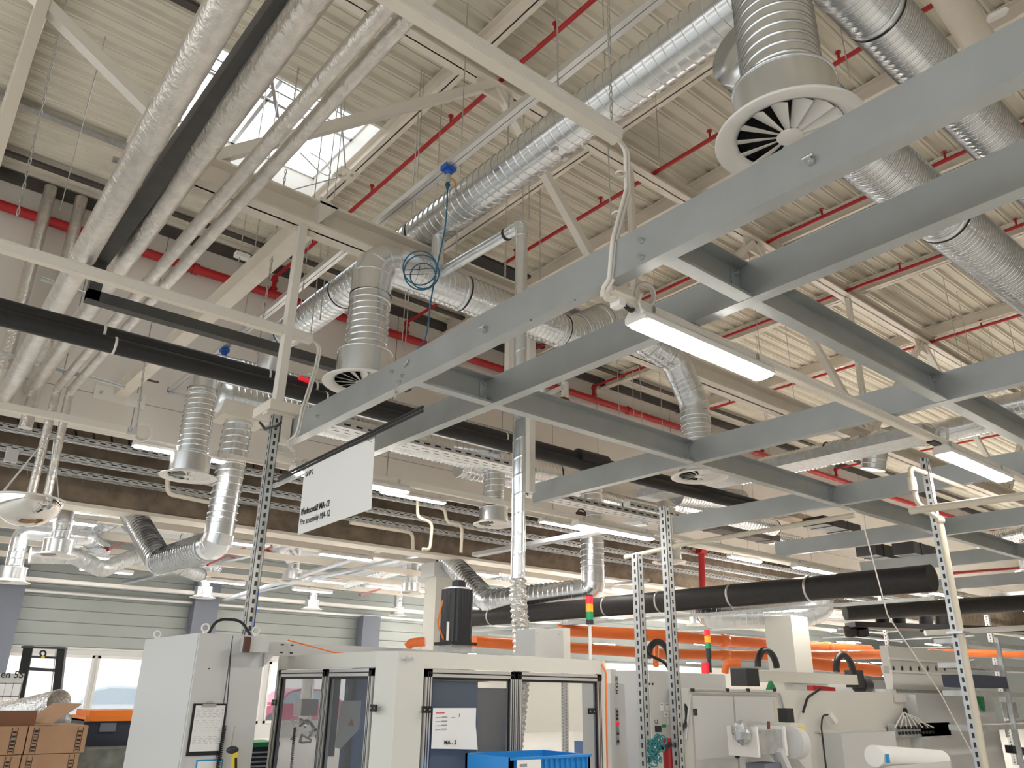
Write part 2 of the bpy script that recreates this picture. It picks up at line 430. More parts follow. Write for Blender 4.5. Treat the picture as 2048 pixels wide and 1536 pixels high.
# white hanger post below truss
a = at(615, 450, Y=YT); b = at(556, 815, Y=YT)
hp = empty('hanger_post', b, 'white hanger post hanging from truss above the left end of galvanised beams', 'post')
MB().bar((a.x-.06, YT-.02, 5.86), (b.x-.02, YT-.02, b.z), .075, .10).build('post_tube', 'white_paint', hp)
MB().box((b.x-.16, YT-.22, 3.86), (b.x+.36, YT+.16, 3.95)).build('support_arm', 'cream_paint', hp)
MB().box((b.x-.07, YT-.07, 3.9), (b.x+.07, YT+.07, b.z+.02)).build('foot_plate', 'cream_paint', hp)
# second and third hanger post to the right
for px, py0, py1, t in ((1060, 880, 985, 'small'), (1018, 680, 750, 'upper')):
    P0 = at(px, py1, Y=YT)
    o = MB().box((P0.x-.04, YT-.04, P0.z), (P0.x+.04, YT+.04, 5.865)).build('hanger_post', 'white_paint')
    tag(o, 'white hanger post behind the thin vertical spiral pipe, %s one' % t, 'post')
# conduit / light dark rails on the deck
for k, (y, z, t) in enumerate(((11.6, 9.36, 'nearest the white wall'), (12.9, 9.3, 'where deck meets white wall'), (8.2, 9.36, 'left of the skylight'))):
    o = MB().box((-6, y-.06, z), (SK[0]-.1 if k == 2 else 40, y+.06, z+.05)).build('deck_rail', 'dark_conc' if k else 'galv_dull')
    tag(o, 'dark steel rail fixed flat under the ribbed deck, ' + t, 'rail')
o = MB().box((-6, YW-.16, ZD-.18), (40, YW-.02, ZD-.02)).build('wall_plate_beam', 'dark_conc'); tag(o, 'dark steel edge angle along the top of the white wall', 'edge angle')

# ================================================================== GALVANISED PLATFORM BEAMS
ZT, ZB = 3.86, 3.638
BX = [2.734, 3.461, 5.91, 8.52, 11.2, 14.0, 17.2, 20.4]
BN = ['nearest the sign, first from the left', 'second from the left', 'third from the left', 'fourth from the left', 'fifth from the left', 'sixth from the left', 'seventh from the left', 'eighth and farthest right']
BEND = [6.75, 6.75, 6.77, 6.85, 6.98, 7.05, 7.2, 7.3]
def channel_y(x, y0, y1, lip=.018):
    t = .008; w = .085
    prof = [(x, ZB), (x+w, ZB), (x+w, ZB+t), (x+t, ZB+t), (x+t, ZT-t), (x+w, ZT-t), (x+w, ZT), (x, ZT)]
    return MB().prism(prof, 'y', y0, y1)
beams = []
for x, t, ye in zip(BX, BN, BEND):
    o = channel_y(x, -2.5, ye).build('platform_beam', 'beam_grey')
    tag(o, 'long galvanised steel channel beam of the overhead platform, ' + t, 'beam', 'long platform beams')
    beams.append(o)
    MB().box((x-.005, ye, ZB-.01), (x+.12, ye+.012, ZT+.01)).build('end_plate', 'cream_paint', o)
def bolt(x, y, z, par, ax=-1):
    m = MB(); m.cyl((x, y, z), (x-.012, y, z), .016, 6); m.cyl((x-.012, y, z), (x-.03, y, z), .009, 8); m.build('bolt', 'steel', par)
for (px, py) in ((1285, 482), (1285, 515), (972, 660), (1625, 322), (637, 833), (785, 745), (806, 752), (800, 765)):
    P = at(px, py, X=BX[0]); bolt(BX[0], P.y, P.z, beams[0])
for (px, py) in ((972, 660), (1625, 322)):
    P = at(px, py, X=BX[0]); MB().box((BX[0]-.02, P.y-.014, P.z-.022), (BX[0], P.y+.014, P.z+.022)).cyl((BX[0]-.03, P.y-.02, P.z+.01), (BX[0]-.03, P.y+.03, P.z+.01), .008, 8).build('beam_clamp', 'steel', beams[0])
for px, py in ((645, 905), (1062, 640), (1150, 600), (1370, 530), (1480, 481), (1725, 378), (1890, 300)):
    P = at(px, min(py, 900), Z=ZB)
    if BX[0] < P.x < BX[0]+.09: MB().cyl((P.x, P.y, ZB-.001), (P.x, P.y, ZB+.001), .007, 8).build('hole', 'ink', beams[0])
k = 0
CY = [(-.25, 'row nearest the camera'), (2.22, 'row through the first long light'), (4.52, 'row left of the far lights')]
for ci, (y, t) in enumerate(CY):
    for i in range(len(BX)-1):
        xa, xb = BX[i]+.0085, BX[i+1]-.001
        if i == 0: xa = BX[0]+.0085
        w = .085; tt = .008
        prof = [(y, ZB+.002), (y-w, ZB+.002), (y-w, ZB+.02), (y-w+.004, ZB+.02), (y-w+.004, ZB+.010), (y-.008, ZB+.010), (y-.008, ZT-.010), (y-w, ZT-.010), (y-w, ZT-.002), (y, ZT-.002)]
        o = MB().prism(prof, 'x', xa, xb).build('cross_channel', 'beam_grey')
        tag(o, 'short galvanised cross channel, %s, between long beams %s and %s' % (t, ['one','two','three','four','five','six','seven','eight'][i], ['one','two','three','four','five','six','seven','eight'][i+1]), 'cross beam', 'short platform cross channels')
        pl = MB().box((xb-.07, y-.016, ZB+.03), (xb, y-.009, ZT-.03)).build('end_cleat', 'beam_grey', o)
        for dz in (.055, .165): cyl((xb-.035, y-.017, ZB+dz), (xb-.035, y-.036, ZB+dz), .013, 6).build('bolt', 'steel', o)

# ================================================================== LIGHT LINES
def rail(name, x0, x1, y, zb, label, h=.055, w=.062, gaps=()):
    e = MB(); e.box((x0, y-w/2, zb), (x1, y+w/2, zb+h)).box((x0, y-w/2-.006, zb+h-.016), (x1, y+w/2+.006, zb+h-.008))
    o = e.build(name, 'white_paint'); tag(o, label, 'light track', 'white light tracks')
    MB().box((x0+.03, y-w/2+.006, zb-.006), (x1, y+w/2-.006, zb)).build('cover_strip', 'cream_paint', o)
    return o
def lamp(x, y, zb, label, L=1.24, w=.15):
    root = empty('strip_light', (x+L/2, y, zb), label, 'light', 'long strip lights under the tracks')
    prof = [(y-w/2, zb+.045), (y-w/2, zb+.012), (y-w/2+.01, zb+.004), (y+w/2-.01, zb+.004), (y+w/2, zb+.012), (y+w/2, zb+.045), (y+.045, zb+.078), (y-.045, zb+.078)]
    hs = MB().prism(prof, 'x', x, x+L).build('housing', 'lamp_white', root)
    q = [(y-w/2+.006, zb+.004), (y-w/2+.016, zb-.006), (y, zb-.012), (y+w/2-.016, zb-.006), (y+w/2-.006, zb+.004)]
    MB().prism(q, 'x', x+.035, x+L-.015).build('lens', 'lamp_glow', root)
    for xx in (x+.12, x+L-.12): MB().box((xx-.012, y-.04, zb+.075), (xx+.012, y+.04, zb+.125)).build('clip', 'steel', hs)
    return root
YL1 = 2.585; ZL = 3.5
rail('light_track', 2.79, 20, YL1, ZL+.08, 'white light track with the biggest bright strip light, under the grey beams')
lamp(3.0, YL1, ZL, 'big bright strip light in the middle of the picture under grey beam')
lamp(6.80, YL1, ZL, 'bright strip light at the right edge under the grey beams', 1.33)
lamp(10.6, YL1, ZL, 'strip light beyond the right edge on the nearest track')
YL2 = 6.9
rail('light_track', 2.75, 26, YL2, ZL+.08, 'white light track passing behind the hanging sign and spiral pipe')
for x, t, L in ((3.0, 'strip light directly behind the right edge of the hanging sign', 1.28), (6.72, 'strip light right of the thin vertical spiral pipe', 1.4), (11.55, 'strip light above the thick black pipe, larger of two', 1.45), (16.4, 'small strip light close to the white pipe post', 1.5), (21.2, 'farthest strip light on the middle track', 1.5)):
    lamp(x, YL2, ZL, t, L)
YL0 = -1.73  # unseen lamp row, added to brighten the floor and the beam undersides
rail('light_track', 2.79, 20, YL0, ZL+.08, 'white light track added out of view to carry the fill lights')
for k in range(4): lamp(3.0+3.8*k, YL0, ZL, 'added fill strip light on the unseen track, %s' % ['nearest', 'second', 'third', 'farthest'][k])
YL3 = 11.45; ZL3 = 4.70
rail('light_track', 2.75, 30, YL3, ZL3+.08, 'white light track in front of the white wall, behind round diffuser')
for x, t in ((2.62, 'strip light behind the left round diffuser and spiral drop'), (6.6, 'strip light behind the one beside the hanging sign'), (10.2, 'strip light just below the bigger one near spiral pipe'), (16.3, 'small strip light above black pipe, left of two'), (21.5, 'tiny strip light far along the wall track')):
    lamp(x, YL3, ZL3, t, 1.3)
# upper tracks
rail('light_track', -2.0, 2.905, 2.575, 4.66, 'cream cable track crossing the top of the picture above spiral duct', .08, .085)
rail('light_track', -3.0, 2.86, 6.50, 4.66, 'cream cable track crossing the wrapped pipes, ending at hanger post', .08, .085)
rail('light_track', -3.0, 2.35, 10.75, 4.66, 'cream cable track low on the left before the white wall', .08, .085)
# cables dropping from the upper tracks to the light lines
def cable(pts, r, mt, label, cat='cable', R=.08, grp=None, parts=None):
    o = MB().tube(fillet(pts, R, 5), r, 8).build('cable', mt); return tag(o, label, cat, grp)
def bundle(label, offs, pts, r, ties, mt='white_cable'):
    root = empty('cable_bundle', pts[-1], label, 'cable')
    for ox, oy in offs:
        MB().tube(fillet([Vector(p)+Vector((ox, oy, 0)) for p in pts], .10, 5), r, 8).build('cable', mt, root)
    for t in ties:
        P = Vector(t); MB().lathe(P, [(.030, -.006), (.033, 0), (.030, .006)], 14).build('cable_tie', 'white_paint', root)
    return root
E1 = at(1232, 262, Y=2.58)
bundle('pair of white cables dropping from top track to the bright light', [(0, 0), (.026, 0)],
       [(2.86, 2.58, 4.69), (2.98, 2.58, 4.66), at(1252, 380, Y=2.58), at(1225, 480, X=BX[0]-.02), at(1218, 560, X=BX[0]-.02), at(1205, 575, X=2.70), at(1215, 600, X=2.82)], .012,
       [at(1240, 348, Y=2.58), at(1234, 428, Y=2.58)])
bundle('pair of white cables dropping from middle track to the beam end', [(0, 0), (.024, 0)],
       [(2.83, 6.5, 4.70), (2.95, 6.5, 4.66), at(630, 735, Y=6.5), at(603, 820, X=BX[0]-.02), at(594, 868, X=BX[0]-.02), at(572, 885, X=2.70), at(585, 902, X=2.78)], .011,
       [at(622, 750, Y=6.5), at(606, 812, Y=6.4)])
def coil(c, r, label, n=3, ax=(1,.2,.2), rr=.007, mt='white_cable'):
    m = MB()
    for k in range(n): m.tube(circle(Vector(c)+Vector((.01*k, .012*k, .01*k)), r*(1-.08*k), 22, ax, .4*k), rr, 6, False)
    return tag(m.build('coiled_cable', mt), label, 'cable')
coil(at(1290, 590, Y=2.56), .07, 'coil of white cable on top of the big bright light', 3, (.2, 1, .3))
coil(at(1885, 870, Y=2.56), .07, 'coil of white cable at the start of the right edge light', 2, (.3, 1, .2))
coil(at(285, 865, Y=11.3), .12, 'coil of white cable above the light behind left diffuser', 3, (.3, 1, .2), .012)
P = at(1246, 606, Y=YL1)
jb = empty('track_end_box', (2.86, YL1, 3.52), 'cream track end box with black plug at the big bright light', 'connector')
MB().box((2.775, YL1-.045, 3.60), (2.93, YL1+.045, 3.66)).box((2.775, YL1-.07, 3.595), (2.93, YL1+.03, 3.60)).build('cover', 'cream_paint', jb)
MB().tube(fillet([(2.87, YL1, 3.60), (2.89, YL1-.03, 3.55), (2.95, YL1-.02, 3.545), (2.99, YL1, 3.58)], .03, 4), .012, 8).build('plug_lead', 'rubber', jb)
MB().box((2.84, YL1-.035, 3.548), (2.89, YL1+.035, 3.597)).build('plug', 'paper', jb)
MB().tube(fillet([at(1283, 588, Y=2.52), at(1278, 605, Y=2.52), at(1283, 620, Y=2.52)], .02, 4), .008, 8).ball(at(1285, 622, Y=2.52), .016, 10).build('pull_cord', 'white_cable', jb)
jb = empty('track_end_box', at(258, 862, Y=11.3), 'small grey junction box lettered at the left light start', 'connector')
c = wloc(jb); MB().box((c.x-.10, c.y-.04, c.z-.05), (c.x+.10, c.y+.04, c.z+.05)).build('body', 'machine_grey', jb)
L1_C = (jb, c.copy())
jb = empty('track_end_box', at(1868, 885, Y=YL1), 'black plug lead hanging from right part of nearest track', 'connector')
c = wloc(jb); MB().box((c.x-.07, c.y-.03, c.z-.015), (c.x+.07, c.y+.03, c.z+.015)).build('plug', 'rubber', jb)
jb = empty('track_end_box', at(1163, 1028, Y=YL2), 'brown plug lead at the light right of spiral pipe', 'connector')
c = wloc(jb); MB().tube(circle(c, .06, 14, (.2,1,0)), .01, 6).box((c.x-.07, c.y-.03, c.z-.02), (c.x+.05, c.y+.03, c.z+.02)).build('plug', 'brown', jb)

# chains
def chain(p, q, label, link=.035, r=.0035, mt='steel'):
    p = Vector(p); q = Vector(q); n = max(2, int((q-p).length/link)); m = MB(); d = (q-p)/n; a, b = frame(d)
    for k in range(n):
        c0 = p + d*(k+.5); s_ = a if k % 2 else b; L = d*.62
        m.tube([c0-L-s_*r*.5, c0-L*.5-s_*.009, c0+L*.5-s_*.009, c0+L, c0+L*.5+s_*.009, c0-L*.5+s_*.009, c0-L], r, 4, False)
    return tag(m.build('chain', mt), label, 'chain')
chain(at(133, 0, Y=8.0), at(35, 430, Y=8.0), 'steel chain hanging before the ribbed roof at far left', .07, .006)
chain(at(606, 70, Y=8.4), at(588, 200, Y=8.4), 'short steel chain hanging in front of the skylight top', .06, .006)
chain(at(572, 340, Y=7.2), at(525, 640, Y=7.2), 'steel chain hanging from the truss left of hanger post', .05, .005)
chain((2.915, 2.575, 8.9), (2.86, 2.575, 4.76), 'steel chain holding the top cable track end', .05, .004)
chain(at(290, 720, Y=10.7), at(272, 855, Y=10.7), 'steel chain holding the low left cable track', .06, .006)
chain(at(1018, 190, Y=6.0), at(1010, 560, Y=6.0), 'steel chain hanging between long duct and thin spiral pipe', .055, .005)
chain(at(815, 720, X=2.72), at(790, 795, X=2.80), 'short steel chain over the beam holding the sign bar', .035, .004)
chain(at(592, 905, X=2.80), at(586, 935, X=2.80), 'short steel chain holding the left end of sign bar', .03, .004)
# ------------------------------------------------------------------ sign
sX = 2.80
sg = empty('hanging_sign', (sX, 5.6, 2.79), 'white hanging sign board with black lettering below a black double bar', 'sign')
a = at(556, 962, X=sX); b = at(845, 822, X=sX); zb_ = (a.z+b.z)/2
for dz, mt in ((0, 'rubber'), (.03, 'rubber')): MB().cyl((sX, a.y, a.z+dz), (sX, b.y, b.z+dz), .012, 10).build('bar', mt, sg)
c0 = at(610, 930, X=sX); c1 = at(749, 876, X=sX); c2 = at(742, 1018, X=sX); c3 = at(595, 1070, X=sX)
t = .004
vs = [(sX, p.y, p.z) for p in (c0, c1, c2, c3)]; vs2 = [(sX+t, y_, z_) for _, y_, z_ in vs]
sbd = MB().add(vs+vs2, [(0,1,2,3), (7,6,5,4), (0,4,5,1), (1,5,6,2), (2,6,7,3), (3,7,4,0)]).build('board', 'paper', sg)
for px, py in ((611, 932), (743, 880)):
    P = at(px, py, X=sX); MB().tube(circle((sX, P.y, P.z+.02), .035, 14, (0,1,0)), .002, 5, False).build('tie', 'rubber', sg)
def text(s, size, mtl, name, parent, org, xdir, updir, bold=0., align='LEFT', xs=1.):
    cu = bpy.data.curves.new(name, 'FONT'); cu.body = s; cu.size = size; cu.extrude = .0006; cu.offset = bold; cu.align_x = align
    to = bpy.data.objects.new(name, cu); COL.objects.link(to)
    dg_ = bpy.context.evaluated_depsgraph_get(); me = bpy.data.meshes.new_from_object(to.evaluated_get(dg_))
    bpy.data.objects.remove(to); me.materials.clear(); me.materials.append(M[mtl])
    xd = Vector(xdir).normalized(); ud = Vector(updir).normalized(); nd = xd.cross(ud)
    R_ = Matrix((xd*xs, ud, nd)).transposed(); me.transform(R_.to_4x4())
    o = bpy.data.objects.new(name, me); COL.objects.link(o); o.parent = parent; o.location = Vector(org) - wloc(parent); return o
for s_, px, py, sz, bo in (('GHP 2', 611, 954, .062, .0006), ('Předmontáž MA-12', 602, 1031, .074, .0016), ('Pre assembly MA-12', 600, 1051, .074, 0)):
    P = at(px, py, X=sX); text(s_, sz, 'ink', 'lettering', sbd, (sX-.003, P.y, P.z), (0, -1, 0), (0, 0, 1), bo, xs=.86)
text('L1', .07, 'ink_grey', 'lettering', L1_C[0], (L1_C[1].x-.03, L1_C[1].y-.042, L1_C[1].z-.02), (1, 0, 0), (0, 0, 1))
# second small bracket and rail seen left of the sign
o = MB().bar(at(548, 972, X=3.1), at(640, 930, X=3.1), .03, .04).build('tray_support', 'galv_dull'); tag(o, 'grey steel arm sticking out behind the left end of sign bar', 'bracket')

# ================================================================== DUCTS AND DIFFUSERS
def ductrun(label, pts, r, bend=None, n=4, mt='galv', bands=(), group=None, seg=28, cat='air duct', pitch=.115, name='spiral_duct', capmt='galv_plain', el=True, bead=.011):
    pts = [Vector(p) for p in pts]
    root = empty(name, ((pts[0]+pts[-1])/2).to_tuple(), label, cat, group)
    R = bend or r*1.5; cur = pts[0]
    for k in range(1, len(pts)):
        end = pts[k]
        if k < len(pts)-1:
            a = (pts[k-1]-pts[k]).normalized(); b = (pts[k+1]-pts[k]).normalized(); ang = a.angle(b); t = R/math.tan(ang/2)
            t = min(t, (pts[k-1]-pts[k]).length*.5, (pts[k+1]-pts[k]).length*.5)
            s0 = pts[k]+a*t; s1 = pts[k]+b*t
            if (s0-cur).length > .06: MB().spiral(cur, s0, r, pitch, seg, bead).build('spiral_section', mt, root)
            nn = n if ang < 2.2 else 2
            arc = fillet([s0+a*.001, pts[k], s1+b*.001], t*math.tan(ang/2), nn)[1:-1]
            ext = [s0+a*min(.08, r*.4)] + arc + [s1+b*min(.08, r*.4)]
            e = MB().tube(ext, r*1.015, seg, False, True)
            sm = e
            for j in range(1, len(ext)-1):
                d_ = (ext[j+1]-ext[j-1]).normalized(); sm.lathe(ext[j], [(r*1.0, -.008), (r*1.035, -.004), (r*1.035, .004), (r*1.0, .008)], seg, d_)
            for q_, d_ in ((ext[0], a), (ext[-1], b)): sm.lathe(q_, [(r, -.012), (r*1.05, -.006), (r*1.05, .006), (r, .012)], seg, d_)
            e.build('elbow', capmt, root)
            cur = s1
        else:
            MB().spiral(cur, end, r, pitch, seg, bead).build('spiral_section', mt, root)
    for b_, d_ in bands:
        MB().lathe(b_, [(r*.99, -.03), (r*1.045, -.028), (r*1.045, .028), (r*.99, .03)], seg, d_).build('joint_collar', 'galv_plain', root)
        MB().lathe(Vector(b_)+Vector(d_)*.028, [(r, -.007), (r*1.06, -.006), (r*1.06, .006), (r, .007)], seg, d_).build('black_gasket', 'rubber', root)
    return root
# diffuser prototype (disc radius 1 unit = real metres)
def make_diffuser():
    root = empty('swirl_diffuser', (0, 0, 0), 'x', 'ceiling diffuser', 'round white swirl diffusers')
    MB().lathe((0,0,0), [(.262, .04), (.268, .02), (.30, 0), (.372, -.012), (.378, -.004), (.376, .004), (.30, .018), (.262, .055)], 48).build('face_ring', 'lamp_white', root)
    MB().lathe((0,0,0), [(.0, -.008), (.062, -.006), (.068, .004), (.05, .02), (0, .02)], 24).build('hub', 'lamp_white', root)
    vm = MB()
    n = 14
    for i in range(n):
        pass
    h = .03
    vs = [(.055, .012, .0), (.262, .052, .0), (.262, .05, .006), (.055, .010, .006), (.06, -.012, h*.5), (.262, -.036, h+.012), (.262, -.040, h+.02), (.06, -.014, h*.5+.006)]
    vm.add(vs, [(0,1,5,4), (3,7,6,2), (0,3,2,1), (4,5,6,7), (0,4,7,3), (1,2,6,5)])
    v0 = vm.build('vane', 'lamp_white', root, origin=(0,0,0))
    for i in range(1, n):
        c = v0.copy(); COL.objects.link(c); c.rotation_euler = (0, 0, 2*PI*i/n)
    MB().lathe((0,0,0), [(0, .10), (.25, .10), (.252, .03)], 32).build('perforated_plate', 'mesh_dark', root)
    m = MB().lathe((0,0,0), [(.262, .02), (.262, .30), (.262, .306), (.255, .31), (.20, .312)], 48)
    m.lathe((0,0,0), [(.262, .29), (.268, .292), (.268, .304), (.262, .306)], 48).lathe((0,0,0), [(.262, .03), (.266, .034), (.262, .04)], 48)
    m.build('collar', 'galv_plain', root)
    return root
DP = make_diffuser(); first = [True]
def diffuser(x, y, z, label, s=1., tall=True):
    if first[0]: o = DP; first[0] = False
    else: o = copy_tree(DP)
    o.location = (x, y, z); o.scale = (s, s, s); o.rotation_euler = (0, 0, random.random()*1.0); o['label'] = label
    return o
ZDf = 4.28
YR1 = 1.65
diffuser(3.19, YR1, ZDf, 'largest round white diffuser, top right, partly behind the first grey beam')
r1 = .20
ductrun('spiral drop duct above the largest round diffuser, top right', [(3.19, YR1, ZDf+.3), (3.19, YR1, 6.05), (4.1, 1.62, 6.05), (8.5, 1.62, 6.05)], r1, .3, 4, pitch=.066,
        bands=[(at(1800, 20, Y=1.62) if False else Vector((4.55, 1.62, 6.05)), (1, 0, 0))], seg=40)
# plain duct with sloping closed end behind it
Yb = 2.12; rb = .225
P0 = at(1480, 175, Y=Yb); zb2 = 5.48
bd = ductrun('lower spiral duct starting behind the large diffuser drop and running right', [(P0.x+.12, Yb, zb2), (9, Yb, zb2)], rb, bands=[(Vector((at(1860, 330, Y=Yb).x, Yb, zb2)), (1, 0, 0))], seg=40, pitch=.066)
MB().lathe((P0.x+.12, Yb, zb2), [(rb, 0), (rb*1.01, -.05), (.02, -.055)], 40, (1,0,0)).build('end_cap', 'galv_plain', bd)
# long main duct
X1, Z1 = 4.05, 6.37
main = ductrun('long bright spiral main duct rising to the upper right of the picture', [(X1, 1.9, Z1), (X1, at(575, 655, X=X1).y, Z1)], .205, seg=40, pitch=.10, bead=.010,
        bands=[(Vector((X1, at(845, 450, X=X1).y, Z1)), (0, 1, 0)), (Vector((X1, at(690, 560, X=X1).y, Z1)), (0, 1, 0))])
ye = at(575, 655, X=X1).y
MB().tube(fillet([(X1, ye-.02, Z1), (X1, ye+.35, Z1), (X1, ye+.5, Z1-.5)], .3, 4), .207, 32, True, True).build('elbow', 'galv_plain', main)
cyl((X1, 6.22, 5.8), (X1, 6.22, 6.2), .07, 20).build('branch_stub', 'galv_plain', main)
for pxy in ((1110, 300), (1130, 315), (910, 385)):
    P = at(*pxy, X=X1-.2); MB().box((P.x-.02, P.y-.03, P.z-.02), (P.x+.02, P.y+.03, P.z+.02)).build('bracket', 'steel', main)
# row at y 6.22
YR2 = 6.22
diffuser(3.30, YR2, ZDf, 'round white diffuser left of centre with wide silver collar')
ductrun('bent spiral duct in the picture centre with large segmented elbow', [(3.30, YR2, ZDf+.3), (3.30, YR2, 5.62), (6.0, YR2, 5.62), (6.75, YR2, 6.12), (7.5, YR2, 5.95), (8.0, YR2, 5.86), (8.36, YR2, 5.3), (8.36, YR2, ZDf+.3)], .195, .42, 3, seg=40, pitch=.066,
        bands=[(Vector((at(920, 590, Y=YR2).x, YR2, 5.62)), (1, 0, 0))])
diffuser(8.36, YR2, ZDf, 'round white diffuser below grey beam right of the big bright light')
# row at y 10.95
YR3 = 10.95
diffuser(3.28, YR3, ZDf, 'round white diffuser at left before the dark cable tray bay')
ductrun('left spiral drop with plain elbow behind the black foam pipes', [(3.28, YR3, ZDf+.02), (3.28, YR3, 5.95), (9.0, YR3, 5.95)], .20, .4, 3, seg=32, pitch=.075, bands=[(Vector((at(605, 770, Y=YR3).x, YR3, 5.95)), (1, 0, 0))])
Y2 = 12.1; z2 = 1.6+(5.36-1.6)*Y2/10.5; 
xl = at(450, 830, Y=Y2).x; xd = at(470, 870, Y=Y2).x
big = ductrun('thick spiral duct with saddle drop beside the left round diffuser', [(xl, Y2, z2), (11.2, Y2, z2)], .27, seg=32, pitch=.10)
MB().lathe((xl, Y2, z2), [(.27, 0), (.275, -.18), (.02, -.19)], 32, (1,0,0)).build('end_cap', 'galv_plain', big)
MB().box((xd-.33, Y2-.29, z2-.36), (xd+.42, Y2+.29, z2-.12)).build('saddle', 'cream_paint', big)
lowp = at(455, 1040, Y=Y2); 
ductrun('spiral drop duct turning under the wall into the low hall, left', [(xd+.03, Y2, z2-.2), (xd-.02, Y2, 3.62), (xd-.1, 14.6, 3.62), (xd-.2, 16.6, 4.75)], .215, .30, 3, seg=32, pitch=.11, bead=.016)
x5 = 8.95
diffuser(x5, 11.35, ZDf+.18, 'round white diffuser left of the thin vertical spiral pipe')
ductrun('short spiral drop above diffuser left of the thin pipe', [(x5, 11.35, 4.8), (x5, 11.35, 5.75), (x5-.6, Y2, z2)], .20, .25, 3, seg=28)
xr = 12.3
ductrun('spiral drop duct turning under the wall, right of thin pipe', [(xr, Y2, 5.8), (xr-.02, Y2, 3.62), (xr-.9, 14.6, 3.5), (xr-.6, 16.8, 4.8)], .25, .34, 3, seg=28, pitch=.12, bead=.018)
diffuser(13.75, 11.2, ZDf, 'round white diffuser between two slotted posts below strip light')
ductrun('spiral drop above diffuser between the slotted posts', [(13.75, 11.2, 4.55), (13.75, 11.2, 5.6), (18.0, 11.2, 5.6)], .2, .3, 3, seg=24)
ductrun('spiral duct running behind the wall side right of thin pipe', [(9.2, 12.9, 5.9), (22, 12.9, 5.9)], .2, seg=24)
# duct runs in the right part below beams
ductrun('spiral duct with white joint above the far beams, lower right', [at(1480, 948, X=12.6), at(1730, 892, X=12.6)], .20, .3, 3, seg=28, pitch=.08, bands=[(at(1655, 908, X=12.6), (0, -1, 0))])
ductrun('curled spiral elbow duct hanging under far beam at right', [at(1746, 940, X=12.5), at(1752, 885, X=12.5), at(1800, 872, X=13.2), at(1870, 868, X=14.0), at(2060, 822, X=14.0)], .19, .3, 3, seg=28, pitch=.08)
diffuser(20.4, 6.3, ZDf, 'round diffuser far right behind the platform beams')
ductrun('wide spiral duct bend above the big white column', [at(1405, 1215, D=14.2), at(1430, 1232, D=13.8), at(1600, 1228, D=13.6), at(1638, 1215, D=13.6), at(1643, 1160, D=13.6)], .235, .45, 4, seg=28, pitch=.10)
# low hall diffusers
low = [((112, 1112), 17.2, 'round diffuser below grey plain elbow at lower left', (1.0, 0), 1.0), ((20, 1164), 18.6, 'round diffuser at the left picture edge', (1.2, 0), .95),
       ((405, 1195), 25, 'round diffuser before the blue grey column', (.5, .5), 1.), ((583, 1163), 21, 'round diffuser right of the slotted post, wide collar', (-1.6, 0), 1.),
       ((623, 1218), 25.5, 'small round diffuser low between post and white column', (1.2, 0), .95), ((795, 1231), 26.6, 'small round diffuser just left of the white column', (-1.4, 0), .95),
       ((822, 1187), 20.1, 'round diffuser touching the white column top', (.8, 0), 1.), ((1010, 1208), 22.5, 'small round diffuser left of the foil hose', (.3, 0), .9),
       ((1392, 1250), 16.2, 'small round diffuser behind the slotted posts', (.6, 0), .8)]
for (px, py), Y_, t, (dx, dy), s_ in low:
    P = at(px, py, Y=Y_)
    diffuser(P.x, P.y, P.z, t, s_)
    zt = P.z + 1.0
    ductrun('silver drop duct feeding the ' + t.replace('round ', '').replace(' diffuser', ' outlet', 1), [(P.x, P.y, P.z+.28*s_), (P.x, P.y, zt), (P.x+dx, P.y+dy+.01, zt+.02), (P.x+dx*1.6, P.y+dy+1.6, zt+.05)], .17*s_, .3, 4, seg=20, mt='galv', pitch=.14)
ductrun('wavy grey duct snaking left to right under low hall roof', [at(60, 1110, Y=19), at(150, 1112, Y=19), at(205, 1140, Y=19), at(270, 1112, Y=19.5), at(360, 1135, Y=20.5), at(400, 1150, Y=21.5)], .17, .5, 3, seg=18, mt='galv_dull', capmt='galv_dull', pitch=.2)
ductrun('bright spiral duct crossing the low hall roof at left', [at(140, 1085, Y=20), at(225, 1035, Y=19.3), at(285, 1000, Y=19.0)], .22, seg=20)
ductrun('silver duct along the low hall roof right of slotted post', [at(480, 1062, Y=20.5), at(560, 1080, Y=20.5), at(585, 1120, Y=20.6)], .19, .3, 3, seg=20)
ductrun('shiny duct behind the sign bottom near white column', [at(690, 1165, Y=24), at(840, 1125, Y=22), at(1000, 1080, Y=21)], .22, seg=18)

# thin vertical spiral pipe into the enclosure
PX_, PY_ = 4.04, 4.80
tp = ductrun('thin vertical spiral pipe standing on the glass enclosure', [(PX_, PY_, 2.4), (PX_, PY_, 5.64), (PX_-.01, 6.04, 5.68)], .056, .1, 4, seg=24, pitch=.16, bead=.002, name='exhaust_pipe', cat='pipe')
MB().lathe((PX_, 5.02, 5.645), [(.056, -.02), (.063, -.01), (.063, .01), (.056, .02)], 20, (0,1,0)).build('joint_band', 'rubber', tp)
fx = MB(); rs = []
n = 90
for k in range(n+1):
    t = k/n; z = 2.42 - t*1.7; c = Vector((PX_ + .035*math.sin(t*5.5)*min(1, t*3) , PY_ - .02*math.sin(t*4), z))
    rr = .062 + (.008 if k % 2 else -.004)
    rs.append([c + Vector((math.cos(2*PI*i/20), math.sin(2*PI*i/20), 0))*(rr+random.uniform(-.005, .005)) + Vector((0, 0, random.uniform(-.005, .005))) for i in range(20)])
tag(fx.rings(rs, True, False).build('flexible_foil_hose', 'flex_foil'), 'crinkled silver foil hose entering enclosure roof and hanging inside', 'hose')

